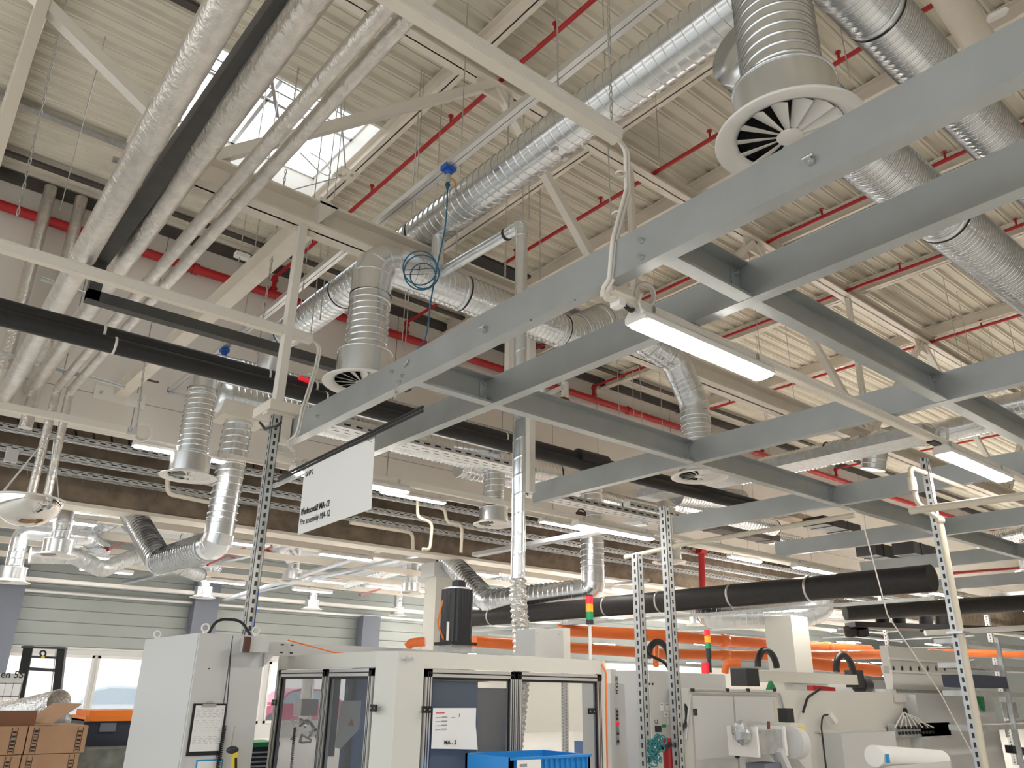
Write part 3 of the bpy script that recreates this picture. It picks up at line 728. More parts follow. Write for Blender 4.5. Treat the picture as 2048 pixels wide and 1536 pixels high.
# ================================================================== WRAPPED PIPES (top left)
def foilpipe(p0, p1, r, label, extra=(), mt='foil', bend=.25, seg=28, rings=True):
    pts = [Vector(p0), Vector(p1)] + [Vector(e) for e in extra]
    root = empty('wrapped_pipe', pts[-1], label, 'pipe', 'silver foil wrapped pipes')
    path = fillet(pts, bend, 5) if len(pts) > 2 else pts
    # densify and roughen
    dense = [path[0]]
    for a, b in zip(path, path[1:]):
        n = max(1, int((b-a).length/.09))
        dense += [a.lerp(b, (i+1)/n) for i in range(n)]
    rs = []
    for k, c in enumerate(dense):
        d = (dense[min(k+1, len(dense)-1)] - dense[max(k-1, 0)]).normalized(); a, b = frame(d)
        rs.append([c + (a*math.cos(2*PI*i/seg) + b*math.sin(2*PI*i/seg))*(r*(1+random.uniform(-.018, .018))) for i in range(seg)])
    MB().rings(rs, True, True).build('foil_jacket', mt, root)
    if rings:
        L = 0
        for a, b in zip(path, path[1:]):
            n = int((b-a).length/1.1); 
            for i in range(1, n):
                c = a.lerp(b, (i+random.uniform(-.2, .2))/n); d = (b-a).normalized()
                MB().lathe(c, [(r*1.0, -.02), (r*1.035, -.012), (r*1.035, .012), (r*1.0, .02)], seg, d).build('tape_band', mt, root)
    return root
def ext(p, q, t): p = Vector(p); q = Vector(q); return p + (q-p)*t
a, b = at(455, 0, D=4.7), at(5, 800, Y=13.5)
foilpipe(ext(b, a, 1.35), b, .112, 'thick foil wrapped pipe, leftmost of the slanting pipes')
a, b = at(622, 0, D=4.85), at(62, 780, Y=13.66)
foilpipe(ext(b, a, 1.35), b, .104, 'foil wrapped pipe right of the dark grey one, ending in wall')
a, b = at(762, 25, D=4.8), at(115, 775, Y=13.0)
foilpipe(ext(b, a, 1.35), b, .060, 'foil wrapped pipe, left of the right hand pair', [at(62, 990, Y=13.0)], bend=.12)
a, b = at(814, 35, D=4.9), at(140, 782, Y=13.0)
foilpipe(ext(b, a, 1.35), b, .060, 'foil wrapped pipe, rightmost of the slanting pipes', [at(95, 990, Y=13.0)], bend=.12)
for px, py, t in ((85, 440, 'left'), (150, 450, 'right')):
    P = at(px, py, Y=13.42)
    foilpipe((P.x, 13.42, 9.3), (P.x+.02, 13.42, 5.2), .095, 'foil wrapped vertical pipe on the white wall, %s of two' % t)
# grey foam duct
a, b = at(570, 0, D=5.0), at(203, 515, Y=8.0)
gd = empty('grey_insulated_pipe', b, 'dark grey foam covered pipe among silver ones, bending down then right', 'pipe')
top = ext(b, a, 1.4); zlow = at(178, 592, Y=8.0).z; hx = b.x
MB().bar(top, b, .15, .13).build('sloping_run', 'grey_foam', gd)
MB().box((hx-.0575, 7.94, zlow-.05), (hx+.0575, 8.06, b.z+.04)).build('drop', 'grey_foam', gd)
MB().box((hx-.0575, 7.94, zlow-.06), (4.9, 8.06, zlow+.055)).build('level_run', 'grey_foam', gd)
# brackets (short galvanised tubes) carrying the pipes
def stub(p, q, label):
    o = MB().cyl(p, q, .03, 12).build('pipe_support_tube', 'galv_dull'); tag(o, label, 'pipe support', 'short galvanised tubes under the wrapped pipes')
stub(at(225, 318, Y=7.1), at(505, 410, Y=7.1), 'galvanised support tube under slanting pipes near the truss')
stub(at(80, 556, Y=10.2), at(175, 590, Y=10.2), 'galvanised support tube left of the dark grey pipe bend')
stub(at(0, 705, Y=12.2), at(80, 728, Y=12.2), 'galvanised support tube at the left picture edge')
stub(at(42, 717, Y=12.6), at(165, 752, Y=12.6), 'galvanised support tube low beside thickest pipe end')
stub(at(112, 735, Y=12.4) if False else at(150, 745, Y=12.3), at(250, 775, Y=12.3), 'galvanised support tube behind the foil pair bend')

# black foam pipes, a stacked pair
for k, (dz, dy, t) in enumerate(((.055, .03, 'upper'), (-.055, -.03, 'lower'))):
    Yp = 7.4; P = at(0, 622, Y=Yp)
    root = empty('black_foam_pipe', (5, Yp+dy, P.z+dz), 'black foam covered pipe crossing left to right, %s of the pair' % t, 'pipe', 'black foam pipes')
    MB().cyl((-4, Yp+dy, P.z+dz-.01), (11.5, Yp+dy, P.z+dz), .078, 24).build('foam_sleeve', 'black_foam', root)
    for px in (200, 545, 640, 1015):
        xx = at(px, 700, Y=Yp).x
        MB().lathe((xx+.1*k, Yp+dy, P.z+dz-.005), [(.078, -.012), (.083, -.008), (.083, .008), (.078, .012)], 24, (1,0,0)).build('pipe_clamp', 'white_paint', root)
o = MB().bar(at(598, 755, Y=7.28), at(622, 764, Y=7.28), .035, .04).build('red_marker_clip', 'red_lens'); tag(o, 'small red clip on the black foam pipe beside hanger post', 'clip')
bj = empty('black_foam_valve', at(1180, 920, Y=7.4), 'black insulated valve joint at the end of foam pipes', 'valve')
c = wloc(bj); MB().cyl(c+Vector((-.25, 0, 0)), c+Vector((.3, 0, 0)), .115, 24).cyl(c+Vector((-.1, 0, -.03)), c+Vector((-.1, 0, -.32)), .07, 16).build('body', 'black_foam', bj)
MB().bar(c+Vector((0, -.1, -.13)), c+Vector((.2, -.1, -.19)), .03, .035).build('handle', 'paper_tint', bj)
# big black pipe lower right
a, b = at(930, 1238, X=11.5), at(1865, 1156, X=11.5)
root = empty('thick_black_pipe', (a+b)/2, 'thick black foam pipe behind slotted posts over orange pipes', 'pipe')
MB().cyl(a, b, .185, 28).build('foam_sleeve', 'black_foam', root)
for px in (985, 1215, 1322, 1465, 1620):
    c = at(px, 1238-(px-930)*.0884, X=11.5); MB().lathe(c, [(.185, -.02), (.195, -.015), (.195, .015), (.185, .02)], 28, b-a).build('pipe_clamp', 'steel', root)
o = MB().bar(a+Vector((0, 0, -.28)), b+Vector((0, 0, -.27)), .12, .04).build('cable_tray', 'galv_dull'); tag(o, 'narrow steel tray slung right below thick black pipe', 'cable tray')
# aluminium compressed air profile
P = at(342, 782, Y=13.4)
al = empty('air_line_profile', (P.x, 8, P.z), 'long aluminium profile with blue end running beside main duct', 'air line')
MB().box((P.x-.05, 1.2, P.z-.02), (P.x-.004, 13.4, P.z+.045)).box((P.x+.004, 1.2, P.z-.02), (P.x+.05, 13.4, P.z+.045)).box((P.x-.02, 1.2, P.z), (P.x+.02, 13.4, P.z+.06)).build('profile', 'alu', al)
MB().box((P.x-.055, 13.38, P.z-.025), (P.x+.055, 13.43, P.z+.06)).build('end_cap', 'blue_plastic', al)
MB().box((P.x-.02, 13.38, P.z-.04), (P.x+.5, 13.5, P.z-.01)).box((P.x+.4, 13.42, P.z-1.2), (P.x+.44, 13.46, P.z-.02)).build('wall_bracket', 'machine_grey', al)
def valve(px, py, label, hose=False):
    c = at(px, py, X=P.x); root = empty('air_valve', c, label, 'valve')
    MB().box((c.x-.06, c.y-.05, c.z-.02), (c.x+.06, c.y+.05, c.z+.03)).ball((c.x, c.y, c.z-.03), .045, 12).build('blue_saddle', 'blue_plastic', root)
    MB().cyl((c.x, c.y, c.z-.03), (c.x, c.y, c.z-.16), .024, 12).cyl((c.x, c.y, c.z-.09), (c.x, c.y, c.z-.12), .03, 6).build('body', 'steel', root)
    MB().tube(fillet([(c.x+.02, c.y, c.z-.09), (c.x+.07, c.y-.01, c.z-.10), (c.x+.09, c.y-.02, c.z-.2)], .03, 4), .006, 6).build('lever', 'orange_plastic', root)
    if hose: MB().cyl((c.x, c.y, c.z-.16), (c.x, c.y, c.z-.22), .016, 10).cyl((c.x, c.y, c.z-.175), (c.x, c.y, c.z-.19), .026, 10).build('coupling', 'tube_blue', root)
    return c
c = valve(897, 338, 'blue saddle valve on aluminium profile with dark blue hose', True)
valve(449, 702, 'blue saddle valve with orange lever on profile near wall')
YH = 5.6
hp_ = [c+Vector((0, 0, -.22)), at(893, 450, Y=5.2), at(872, 540, Y=YH), at(862, 600, Y=YH), at(852, 680, Y=YH), at(828, 705, Y=YH)]
hz = empty('blue_air_hose', at(850, 560, Y=YH), 'thin dark blue air hose coiled in front of the central duct elbow', 'hose')
MB().tube(fillet(hp_, .5, 5), .007, 8).build('hanging_run', 'tube_blue', hz)
cc = at(843, 545, Y=YH)
MB().tube(circle(cc+Vector((-.02, 0, .04)), .16, 30, FW), .007, 6, False).tube(circle(cc+Vector((.02, 0, -.03)), .12, 30, FW), .007, 6, False).tube(circle(cc+Vector((0, 0, .0)), .165, 30, FW, 1), .007, 6, False).build('coil', 'tube_blue', hz)
MB().bar(cc+Vector((-.13, .1, .02)), cc+Vector((.12, -.1, .05)), .004, .004).bar(cc+Vector((-.13, .1, -.03)), cc+Vector((.12, -.1, -.01)), .004, .004).build('ties', 'rubber', hz)

# ================================================================== SPRINKLER PIPES
YS = 13.5
sp = empty('sprinkler_main', (10, YS, 8.7), 'thick red sprinkler main running along the white wall', 'sprinkler pipe')
MB().cyl((-6, YS, 8.73), (40, YS, 8.72), .085, 20).build('pipe', 'red_paint', sp)
for x in (3.4, 3.55, 8.8, 11.5, 15.2): MB().cyl((x-.05, YS, 8.73), (x+.05, YS, 8.73), .11, 20).build('coupling', 'red_paint', sp)
BR = [(5.05, 'right of the skylight, leftmost'), (8.1, 'second from the skylight'), (11.15, 'third, beyond the bright light'), (13.9, 'fourth from the skylight'), (17.6, 'fifth, above the far beams'), (21.5, 'sixth, far right'), (26, 'seventh, farthest right')]
for x, t in BR:
    o = empty('sprinkler_branch', (x, 6, 9.05), 'thin red sprinkler branch pipe under the roof, ' + t, 'sprinkler pipe', 'red sprinkler branches')
    MB().cyl((x, -6, 9.1), (x, YS-.0, 9.1), .032, 14).build('pipe', 'red_paint', o)
    MB().cyl((x, YS, 9.14), (x, YS, 8.73), .045, 14).cyl((x, YS, 8.85), (x, YS, 8.87), .075, 14).cyl((x, YS, 9.03), (x, YS, 9.05), .075, 14).ball((x, YS, 9.1), .06, 12).build('riser', 'red_paint', o)
    for y in (1.2, 3.4, 5.4, 7.6, 9.8, 11.9):
        MB().cyl((x, y, 9.12), (x, y, 9.26), .018, 8).cyl((x, y, 9.24), (x, y, 9.255), .04, 10).build('sprinkler_head', 'red_paint', o)
o = MB().cyl(at(1400, 1010, Y=14.2), at(1405, 1185, Y=14.2), .09, 16).cyl(at(1398, 1100, Y=14.2), at(1408, 1106, Y=14.2), .11, 16).build('sprinkler_riser', 'red_paint'); tag(o, 'thick red vertical sprinkler riser behind slotted posts', 'sprinkler pipe')
o = MB().cyl(at(1900, 1147, Y=8.5), at(2048, 1135, Y=7.9), .04, 12).build('red_pipe', 'red_paint'); tag(o, 'red pipe passing low between beams at right edge', 'sprinkler pipe')
for k, (a, b) in enumerate((((215, 1100), (275, 1070)), ((415, 1130), (490, 1095)), ((530, 1100), (560, 1087)), ((720, 1190), (760, 1178)), ((925, 1180), (985, 1165)))):
    o = MB().cyl(at(*a, Y=19.5), at(*b, Y=23), .03, 10).build('red_pipe', 'red_paint'); tag(o, 'red pipe under the low hall roof, ' + ['leftmost', 'just left of slotted post', 'just right of slotted post', 'left of white column', 'right of white column'][k], 'sprinkler pipe')

# ================================================================== HANGER RODS
def rod(px0, py0, px1, py1, r=.006, **k):
    P0 = at(px0, py0, **k); P1 = at(px1, py1, **k); x_ = (P0.x+P1.x)/2; y_ = (P0.y+P1.y)/2
    return MB().cyl((x_, y_, min(P0.z, P1.z)), (x_, y_, max(P0.z, P1.z)), r, 6)
G = 'thin steel hanger rods'
RD = [((1116, 190), (1085, 0), 3.2, 'rod beside the top cable track'), ((1320, 180), (1320, 330), 5, 'rod hanging left of the large diffuser'), ((1218, 265), (1222, 450), 4.4, 'rod left of the white cable pair'),
      ((925, 380), (912, 520), 6.0, 'rod dropping from main duct clamp'), ((1045, 370), (1045, 470), 7, 'left rod above thin pipe elbow'), ((1060, 350), (1058, 440), 7.2, 'right rod above thin pipe elbow'),
      ((610, 520), (598, 640), 8.3, 'leftmost rod right of hanger post'), ((633, 520), (620, 680), 8.3, 'middle rod right of hanger post'), ((655, 480), (640, 640), 8.3, 'right rod near hanger post'),
      ((815, 590), (803, 700), 7.3, 'left rod below central elbow'), ((820, 590), (810, 700), 7.3, 'right rod below central elbow'), ((855, 600), (852, 740), 7.6, 'rod under the central spiral duct'),
      ((1085, 470), (1080, 560), 8, 'rod right of the thin pipe'), ((1264, 710), (1268, 830), 8, 'rod left of far segmented elbow'), ((1230, 700), (1240, 870), 8.5, 'second rod left of far elbow'), ((1290, 720), (1285, 860), 9, 'third rod left of far elbow'), ((1322, 730), (1326, 870), 8.5, 'rod nearest the far elbow'),
      ((1530, 770), (1538, 870), 6.8, 'rod just below the big bright light'), ((1585, 640), (1595, 850), 7.4, 'rod right of the big bright light'), ((1872, 470), (1925, 740), 5.2, 'first bright rod above third beam'), ((1898, 495), (1945, 730), 5.3, 'second bright rod above third beam'), ((1932, 540), (1968, 725), 6.0, 'third bright rod above third beam'),
      ((1955, 580), (1990, 715), 5.6, 'fourth bright rod above third beam'), ((2000, 560), (2032, 708), 5.0, 'last bright rod at right edge'), ((1855, 620), (1875, 740), 6.5, 'short rod left of the bright group'),
      ((1505, 380), (1512, 520), 6.6, 'rod between the two right beams'), ((1553, 480), (1558, 510), 6.8, 'short rod between the right beams'), ((190, 155), (120, 420), 9.5, 'rod in front of far left roof'), ((1740, 60), (1700, 160), 2.6, 'rod holding the lower right spiral duct'),
      ((1447, 1120), (1450, 1185), 13, 'left rod above thick black pipe'), ((1520, 1130), (1524, 1170), 13, 'right rod above thick black pipe'), ((1540, 870), (1538, 910), 9, 'rod under far beam'), ((476, 500), (465, 600), 9, 'left rod by the wall strut'), ((505, 520), (488, 640), 9, 'right rod by the wall strut')]
for a, b, Yr, t in RD:
    P0 = at(*a, Y=Yr); P1 = at(*b, Y=Yr); top = max(P0.z, P1.z); botp = min((P0, P1), key=lambda p: p.z)
    o = MB().cyl((botp.x, botp.y, botp.z), (botp.x, botp.y, ZD+.004 if Yr > 3 else top+1.5), .0065, 6).build('hanger_rod', 'steel'); tag(o, 'thin steel hanger ' + t, 'hanger rod', G)
# nuts blocks
for px, py, t in ((484, 512, 'upper'), (510, 550, 'lower')):
    P = at(px, py, Y=9); o = MB().box((P.x-.09, P.y-.05, P.z-.03), (P.x+.09, P.y+.05, P.z+.03)).build('hanger_block', 'lamp_white'); tag(o, 'white hanger block on rods beside the wall strut, %s one' % t, 'bracket')

# ================================================================== CABLE TRAYS under the wall
def tray(x0, x1, y, z, w, label, mt='tray_slots'):
    root = empty('cable_tray', ((x0+x1)/2, y, z), label, 'cable tray', 'perforated cable trays under the wall')
    MB().box((x0, y-w/2, z), (x1, y+w/2, z+.006)).box((x0, y-w/2, z), (x1, y-w/2+.008, z+.10)).box((x0, y+w/2-.008, z), (x1, y+w/2, z+.10)).build('tray_body', mt, root)
    return root
for (py, y, w_, t) in ((868, 14.07, .14, 'topmost, right below white wall'), (898, 14.4, .16, 'second below the white wall'), (936, 14.9, .16, 'third below the white wall'), (964, 15.35, .16, 'lowest, before the concrete girder')):
    tray(-5, 34, y, at(250, py, Y=y).z-.05, w_, 'perforated galvanised cable tray in dark bay, ' + t)
wc = MB()
for k in range(150): wc.bar((-5+.28*k, 14.1, 5.62), (-5+.28*k+.12, 14.4, 5.50), .03, .02)
tag(wc.build('cable_mass', 'rubber'), 'dark mass of cables lying on the trays below the wall', 'cables', kind='stuff')
wl = MB()
for k in range(170): wl.cyl((-4+.22*k, 15.45, 5.06), (-4+.22*k+.12, 15.88, 4.97), .012, 5)
tag(wl.build('wire_lattice', 'galv_plain'), 'silver wire lattice lying against the concrete girder top', 'wire mesh', kind='stuff')
# beige conduits under trays
def pipe(pts, r, label, mt='beige_pipe', R=.12, name='conduit', cat='pipe', g=None, seg=10):
    o = MB().tube(fillet(pts, R, 4), r, seg).build(name, mt); return tag(o, label, cat, g)
pipe([at(335, 950, Y=13.2), at(335, 988, Y=13.2), at(420, 1005, Y=13.2)], .035, 'beige conduit bending below the left round diffuser')
pipe([at(835, 1000, Y=12), at(835, 1035, Y=12), at(865, 1045, Y=12), at(860, 1100, Y=12), at(845, 1098, Y=12)], .03, 'beige zigzag conduit right of the sign, left one')
pipe([at(870, 1012, Y=12), at(890, 1018, Y=12), at(893, 1045, Y=12), at(925, 1050, Y=12), at(922, 1105, Y=12)], .03, 'beige zigzag conduit right of the sign, right one')
pipe([at(700, 1045, Y=13), at(825, 1065, Y=13), at(826, 1100, Y=13)], .035, 'beige conduit passing behind the sign bottom')
pipe([at(1250, 1115, X=7.6), at(1370, 1088, X=7.6), at(1710, 1030, X=7.6)], .026, 'beige pipe on hooks below the beams at right')
pipe([at(1820, 1022, X=6.6), at(2060, 990, X=6.6)], .03, 'upper cream pipe leaving the post head to the right')
ht = []
for x in range(-4, 30, 3): ht.append(x)
for k, yy in enumerate((17.4, 19.6, 22.0, 24.6)):
    o = MB().bar((-5, yy, 4.72+.02*k), (40, yy, 4.72+.02*k), .16, .14).build('low_hall_beam', 'cream_paint'); tag(o, 'cream beam under low hall roof, ' + ['nearest the girder', 'second from the girder', 'third from the girder', 'farthest from the girder'][k], 'beam', 'low hall beams')
    for x, L in ((-1.5, 1.4), (2.2, 1.4), (5.5, 1.4), (8.5, 1.4), (12.5, 1.4), (17, 1.4)):
        if k in (1,) or (k == 2 and x in (5.5,)) or (k == 3 and x > 9): continue
        xx = x + .9*k
        e = empty('strip_light', (xx+.7, yy, 4.55), 'small strip light under low hall roof, row %s, position %s from left' % (['one', 'two', 'three', 'four'][k], ['one', 'two', 'three', 'four', 'five', 'six'][[-1.5, 2.2, 5.5, 8.5, 12.5, 17].index(x)]), 'light', 'low hall strip lights')
        MB().box((xx, yy-.08, 4.57), (xx+L, yy+.08, 4.66)).build('housing', 'lamp_white', e)
        MB().box((xx+.03, yy-.07, 4.55), (xx+L-.03, yy+.07, 4.57)).build('lens', 'lamp_glow', e)
for k, (a, b, Ya, Yb_) in enumerate((((140, 1250), (690, 1070), 26, 17), ((480, 1265), (860, 1105), 24, 16.5), ((450, 1200), (760, 1100), 25, 17), ((950, 1110), (1290, 1045), 12.5, 8.5))):
    P0 = at(a[0], a[1] if k else 1165, Y=Ya); P1 = at(*b, Y=Yb_)
    if k == 1: P0 = at(480, 1190, Y=Ya)
    if k == 0: P0 = at(250, 1165, Y=Ya)
    e = MB().bar(P0, P1, .18, .07).build('cable_tray', 'galv_plain'); tag(e, 'bright galvanised tray slanting through the low hall, ' + ['leftmost', 'ending at the white column', 'short middle', 'right of thin pipe'][k], 'cable tray')
o = MB().box((-5, 26.4, 4.35), (30, 26.7, 4.45)).build('cable_tray', 'lamp_white'); tag(o, 'pale cable tray in front of the far siding top', 'cable tray')
o = MB().cyl((-5, 27.7, 4.2), (40, 27.7, 4.22), .06, 10).build('pipe_run', 'alu'); tag(o, 'pale pipe running along the far siding', 'pipe')
# columns
def column(px, py, D=None, Y=None, w=.4, mt='slate_blue', label='', top=4.7, name='column', d=.4):
    P = at(px, py, D=D, Y=Y); o = MB().box((P.x-w/2, P.y-d/2, 0), (P.x+w/2, P.y+d/2, top)).build(name, mt); tag(o, label, 'column'); return P, o
column(405, 1240, Y=27.6, w=.8, label='blue grey steel column behind the grey cabinet', top=4.9)
column(738, 1250, Y=27.6, w=.75, label='blue grey steel column left of the white column', top=4.2)
column(-5, 1250, Y=27.6, w=.9, label='blue grey steel column at the left picture edge', top=4.9)
P, o = column(878, 1240, Y=16.9, w=.62, mt='machine_warm', label='wide cream column behind the black motor', top=4.6, d=.5)
MB().box((P.x-.42, P.y-.3, 4.25), (P.x+.42, P.y+.3, 4.6)).build('capital', 'machine_grey', o)
P, o = column(1578, 1300, D=13, w=.50, mt='machine_warm', label='wide cream column carrying a crossbar at right', top=at(1578, 1232, D=13).z, d=.5)
mc_ = P
# window mast panels etc
o = MB().box((at(1200, 1330, Y=26).x-6, 27.2, 0), (at(1200, 1330, Y=26).x+20, 27.3, 2.9)).build('partition_panel', 'machine_warm'); tag(o, 'beige partition panel far behind the orange pipes', 'partition')

# ================================================================== SLOTTED POSTS
def post(p, zb, zt, label, w=.05, mt='post_slots'):
    x, y = p; root = empty('slotted_post', (x, y, zb), label, 'post', 'slotted galvanised posts')
    MB().box((x-w/2, y-w/2, zb), (x+w/2, y-w/2+.004, zt)).box((x-w/2, y-w/2, zb), (x-w/2+.004, y+w/2, zt)).box((x+w/2-.004, y-w/2, zb), (x+w/2, y+w/2, zt)).build('channel', mt, root)
    return root
P = at(514, 1065, X=2.55)
pb = post((P.x+.03, P.y), 1.95, 3.86, 'tall slotted post from cabinet roof up to the beam end', .075)
c = wloc(pb)
MB().box((c.x-.1, c.y-.05, 3.84), (c.x+.2, c.y+.05, 3.86)).box((c.x+.05, c.y-.04, 3.60), (c.x+.14, c.y+.04, 3.86)).build('head_plate', 'cream_paint', pb)
cable([at(520, 845, X=2.5), at(530, 858, X=2.5), at(555, 852, X=2.5), at(562, 845, X=2.5)], .012, 'rubber', 'black cable end lying on the slotted post head', R=.03)
cable([(c.x+.02, c.y-.045, 2.9), (c.x+.02, c.y-.045, 2.0)], .004, 'beige_pipe', 'thin yellowish cable running down the tall slotted post')
cable([(c.x+.03, c.y-.045, 2.35), (c.x+.03, c.y-.045, 2.0)], .004, 'blue_plastic', 'thin blue cable running down the tall slotted post')
P = at(1282, 1300, Y=5.0); post((P.x, P.y), 0, at(1275, 1110, Y=5.0).z, 'slotted post by the switch cabinet, left of the pair', .075)
P = at(1345, 1300, Y=4.9); post((P.x, P.y), 0, 3.3, 'slotted post by the switch cabinet, right of the pair', .075)
P = at(1925, 1300, Y=2.9); p4 = post((P.x+.06, P.y+.05), 0, ZB, 'slotted post at right with cream pipes strapped to it', .06)
pp = empty('strapped_cream_pipes', (P.x, P.y, 0), 'cream vertical pipes with painted joints strapped to right slotted post', 'pipe')
MB().cyl((P.x-.02, P.y-.02, 0), (P.x-.02, P.y-.02, 3.0), .026, 14).tube(fillet([(P.x-.02, P.y-.02, 2.9), (P.x-.02, P.y-.02, 3.05), (P.x-.25, P.y+.05, 3.18), (P.x-.28, P.y+.05, 3.5), (P.x+.9, P.y+.05, 3.5)], .06, 4), .022, 12).build('pipe', 'beige_pipe', pp)
MB().cyl((P.x-.28, P.y+.05, 3.28), (P.x-.28, P.y+.05, 3.40), .036, 12).ball((P.x-.02, P.y-.02, 3.05), .04, 12).build('joint', 'beige_pipe', pp)
for z in (.9, 2.1): MB().box((P.x-.06, P.y-.05, z), (P.x+.08, P.y+.08, z+.02)).build('strap', 'steel', pp)
P = at(1770, 1260, Y=9); post((P.x, P.y), 2.0, at(1812, 1205, Y=9).z+.2, 'short slotted post hanging above the grey hopper', .07)
for px, py, Yq, t in ((930, 1250, 14.5, 'behind the black motor'), (1128, 1260, 15, 'beside signal tower'), (1985, 1290, 9, 'over the shelves at the right edge')):
    P = at(px, py, Y=Yq); post((P.x, P.y), 0, P.z+.8, 'distant slotted post ' + t, .12)

# ================================================================== CABINET
cz = 1.90; cx0, cx1, cy0, cy1 = 1.71, 2.13, 4.98, 6.05
cb = empty('switch_cabinet', ((cx0+cx1)/2, (cy0+cy1)/2, 0), 'tall light grey switch cabinet with clipboard on its door', 'cabinet')
MB().box((cx0, cy0+.02, .1), (cx1, cy1, cz)).build('body', 'machine_grey', cb)
MB().box((cx0+.003, cy0, .12), (cx0+.20, cy0+.019, cz-.006)).build('door', 'machine_grey', cb)
MB().box((cx0+.207, cy0, .12), (cx1-.003, cy0+.019, cz-.006)).build('door', 'machine_grey', cb)
MB().box((cx0, cy0+.02, 0), (cx1, cy1, .1)).build('plinth', 'dark_plastic', cb)
for x, y in ((cx0+.05, cy0+.06), (cx0+.05, cy1-.08), (cx1-.05, cy0+.06)):
    MB().cyl((x, y, cz), (x, y, cz+.012), .014, 12).tube(circle((x, y, cz+.034), .022, 18, (0,1,0)), .006, 8, False).build('lifting_eye', 'lamp_white', cb)
cyl((cx0+.085, cy0-.006, 1.70), (cx0+.085, cy0+.0, 1.70), .004, 8).build('lock', 'ink', cb)
# clipboard
def sheet(mb_c, w_, h_, x, z, y, mt, th=.0015): return MB().box((x-w_/2, y-th, z-h_/2), (x+w_/2, y, z+h_/2)).build(mb_c, mt, None)
cl = empty('clipboard', (1.815, cy0-.01, 1.30), 'black clipboard with printed sheet on the cabinet door', 'clipboard')
zc0, zc1 = at(372, 1512, Y=cy0).z, at(388, 1407, Y=cy0).z
XB0, XB1 = at(376, 1480, Y=cy0).x, at(452, 1420, Y=cy0).x
MB().box((XB0, cy0-.006, zc0), (XB1, cy0, zc1)).build('board', 'black_paint', cl)
cpp = MB().box((XB0+.014, cy0-.008, zc0+.022), (XB1-.010, cy0-.006, zc1-.010)).build('paper', 'paper', cl)
MB().box((XB0+.05, cy0-.016, zc1-.018), (XB0+.13, cy0-.008, zc1-.002)).tube([(XB0+.06, cy0-.014, zc1), (XB0+.08, cy0-.014, zc1+.012), (XB0+.10, cy0-.014, zc1+.012), (XB0+.12, cy0-.014, zc1)], .002, 5).build('clip', 'steel', cl)
m = MB(); rr_ = random.Random(3)
for k in range(26):
    z = zc1-.035-.0095*k
    if z < zc0+.05: break
    if k in (5, 13, 14, 20): continue
    xx = XB0+.022
    while xx < XB1-.03:
        l_ = rr_.uniform(.008, .03); m.box((xx, cy0-.0085, z), (min(xx+l_, XB1-.016), cy0-.008, z+.0014)); xx += l_+rr_.uniform(.008, .02)
m.build('print_lines', 'ink_grey', cpp)
nb_ = empty('notice', (1.88, cy0-.002, 1.0), 'blue framed notice at the bottom of the cabinet door', 'notice')
zn = at(420, 1520, Y=cy0).z
MB().box((1.80, cy0-.003, zn-.25), (1.955, cy0, zn+.004)).build('frame', 'print_blue', nb_)
MB().box((1.808, cy0-.004, zn-.24), (1.947, cy0-.003, zn-.006)).build('sheet', 'paper', nb_)
# coiled scanner cord + hand scanner
cc = [at(462, 1300, Y=cy0-.03), at(455, 1400, Y=cy0-.03), at(449, 1452, Y=cy0-.02)]
m = MB().tube(cc, .003, 6); hh = []
a, b = at(449, 1452, Y=cy0-.02), at(432, 1560, Y=cy0-.02)
for k in range(26*8+1):
    t = k/(26*8); c = a.lerp(b, t); hh.append(c+Vector((math.cos(k*PI/4)*.011, math.sin(k*PI/4)*.011, 0)))
m.tube(hh, .003, 5)
tag(m.build('spiral_cable', 'rubber'), 'black coiled cord hanging down the cabinet front', 'cord')
sc = empty('hand_scanner', at(467, 1500, Y=4.9), 'yellow and grey hand scanner hanging at the cabinet', 'scanner')
c = at(465, 1500, Y=4.9)
MB().ball(c, .030, 14, (1.25, .8, .7)).build('head', 'dark_plastic', sc)
MB().bar(c+Vector((.015, 0, -.01)), c+Vector((.03, 0, -.14)), .026, .03).build('grip', 'yellow', sc)
MB().bar(c+Vector((.02, -.016, -.04)), c+Vector((.03, -.016, -.11)), .014, .004).build('trigger', 'ink', sc)
MB().bar(c+Vector((0, .02, .02)), c+Vector((.008, .03, .13)), .006, .006).ball(c+Vector((.008, .03, .13)), .008, 8).build('hook', 'steel', sc)
cable([(cx0+.12, cy0+.2, cz), (cx0+.16, cy0+.2, cz+.10), (cx0+.30, cy0+.15, cz+.10), (cx0+.36, cy0+.1, cz-.0)], .009, 'rubber', 'black cable loop on the cabinet roof', R=.09)
# galvanised wireway from cabinet over the enclosure
wy = empty('wireway', (2.6, 5.2, 1.76), 'grey sheet metal wireway bridging cabinet and glass enclosure', 'wireway')
MB().box((1.97, 4.86, 1.80), (2.10, 5.35, 1.885)).box((2.10, 5.25, 1.80), (3.75, 5.35, 1.885)).build('duct_body', 'machine_grey', wy)
MB().box((1.94, 4.84, 1.795), (1.975, 4.87, 1.885)).build('open_end', 'brown', wy)
MB().prism([(2.12, 1.80), (2.19, 1.80), (2.12, 1.72)], 'y', 4.95, 5.1).build('bracket', 'galv_dull', wy)
m = MB()
for x in (2.35, 2.42): 
    for z in (1.815, 1.865): m.box((x, 5.248, z), (x+.022, 5.25, z+.009))
m.build('slots', 'ink', wy)
cable([at(576, 1280, Y=5.23), at(668, 1305, Y=5.0), at(690, 1307, Y=4.9)], .005, 'orange_hose', 'thin orange cable lying along the wireway')

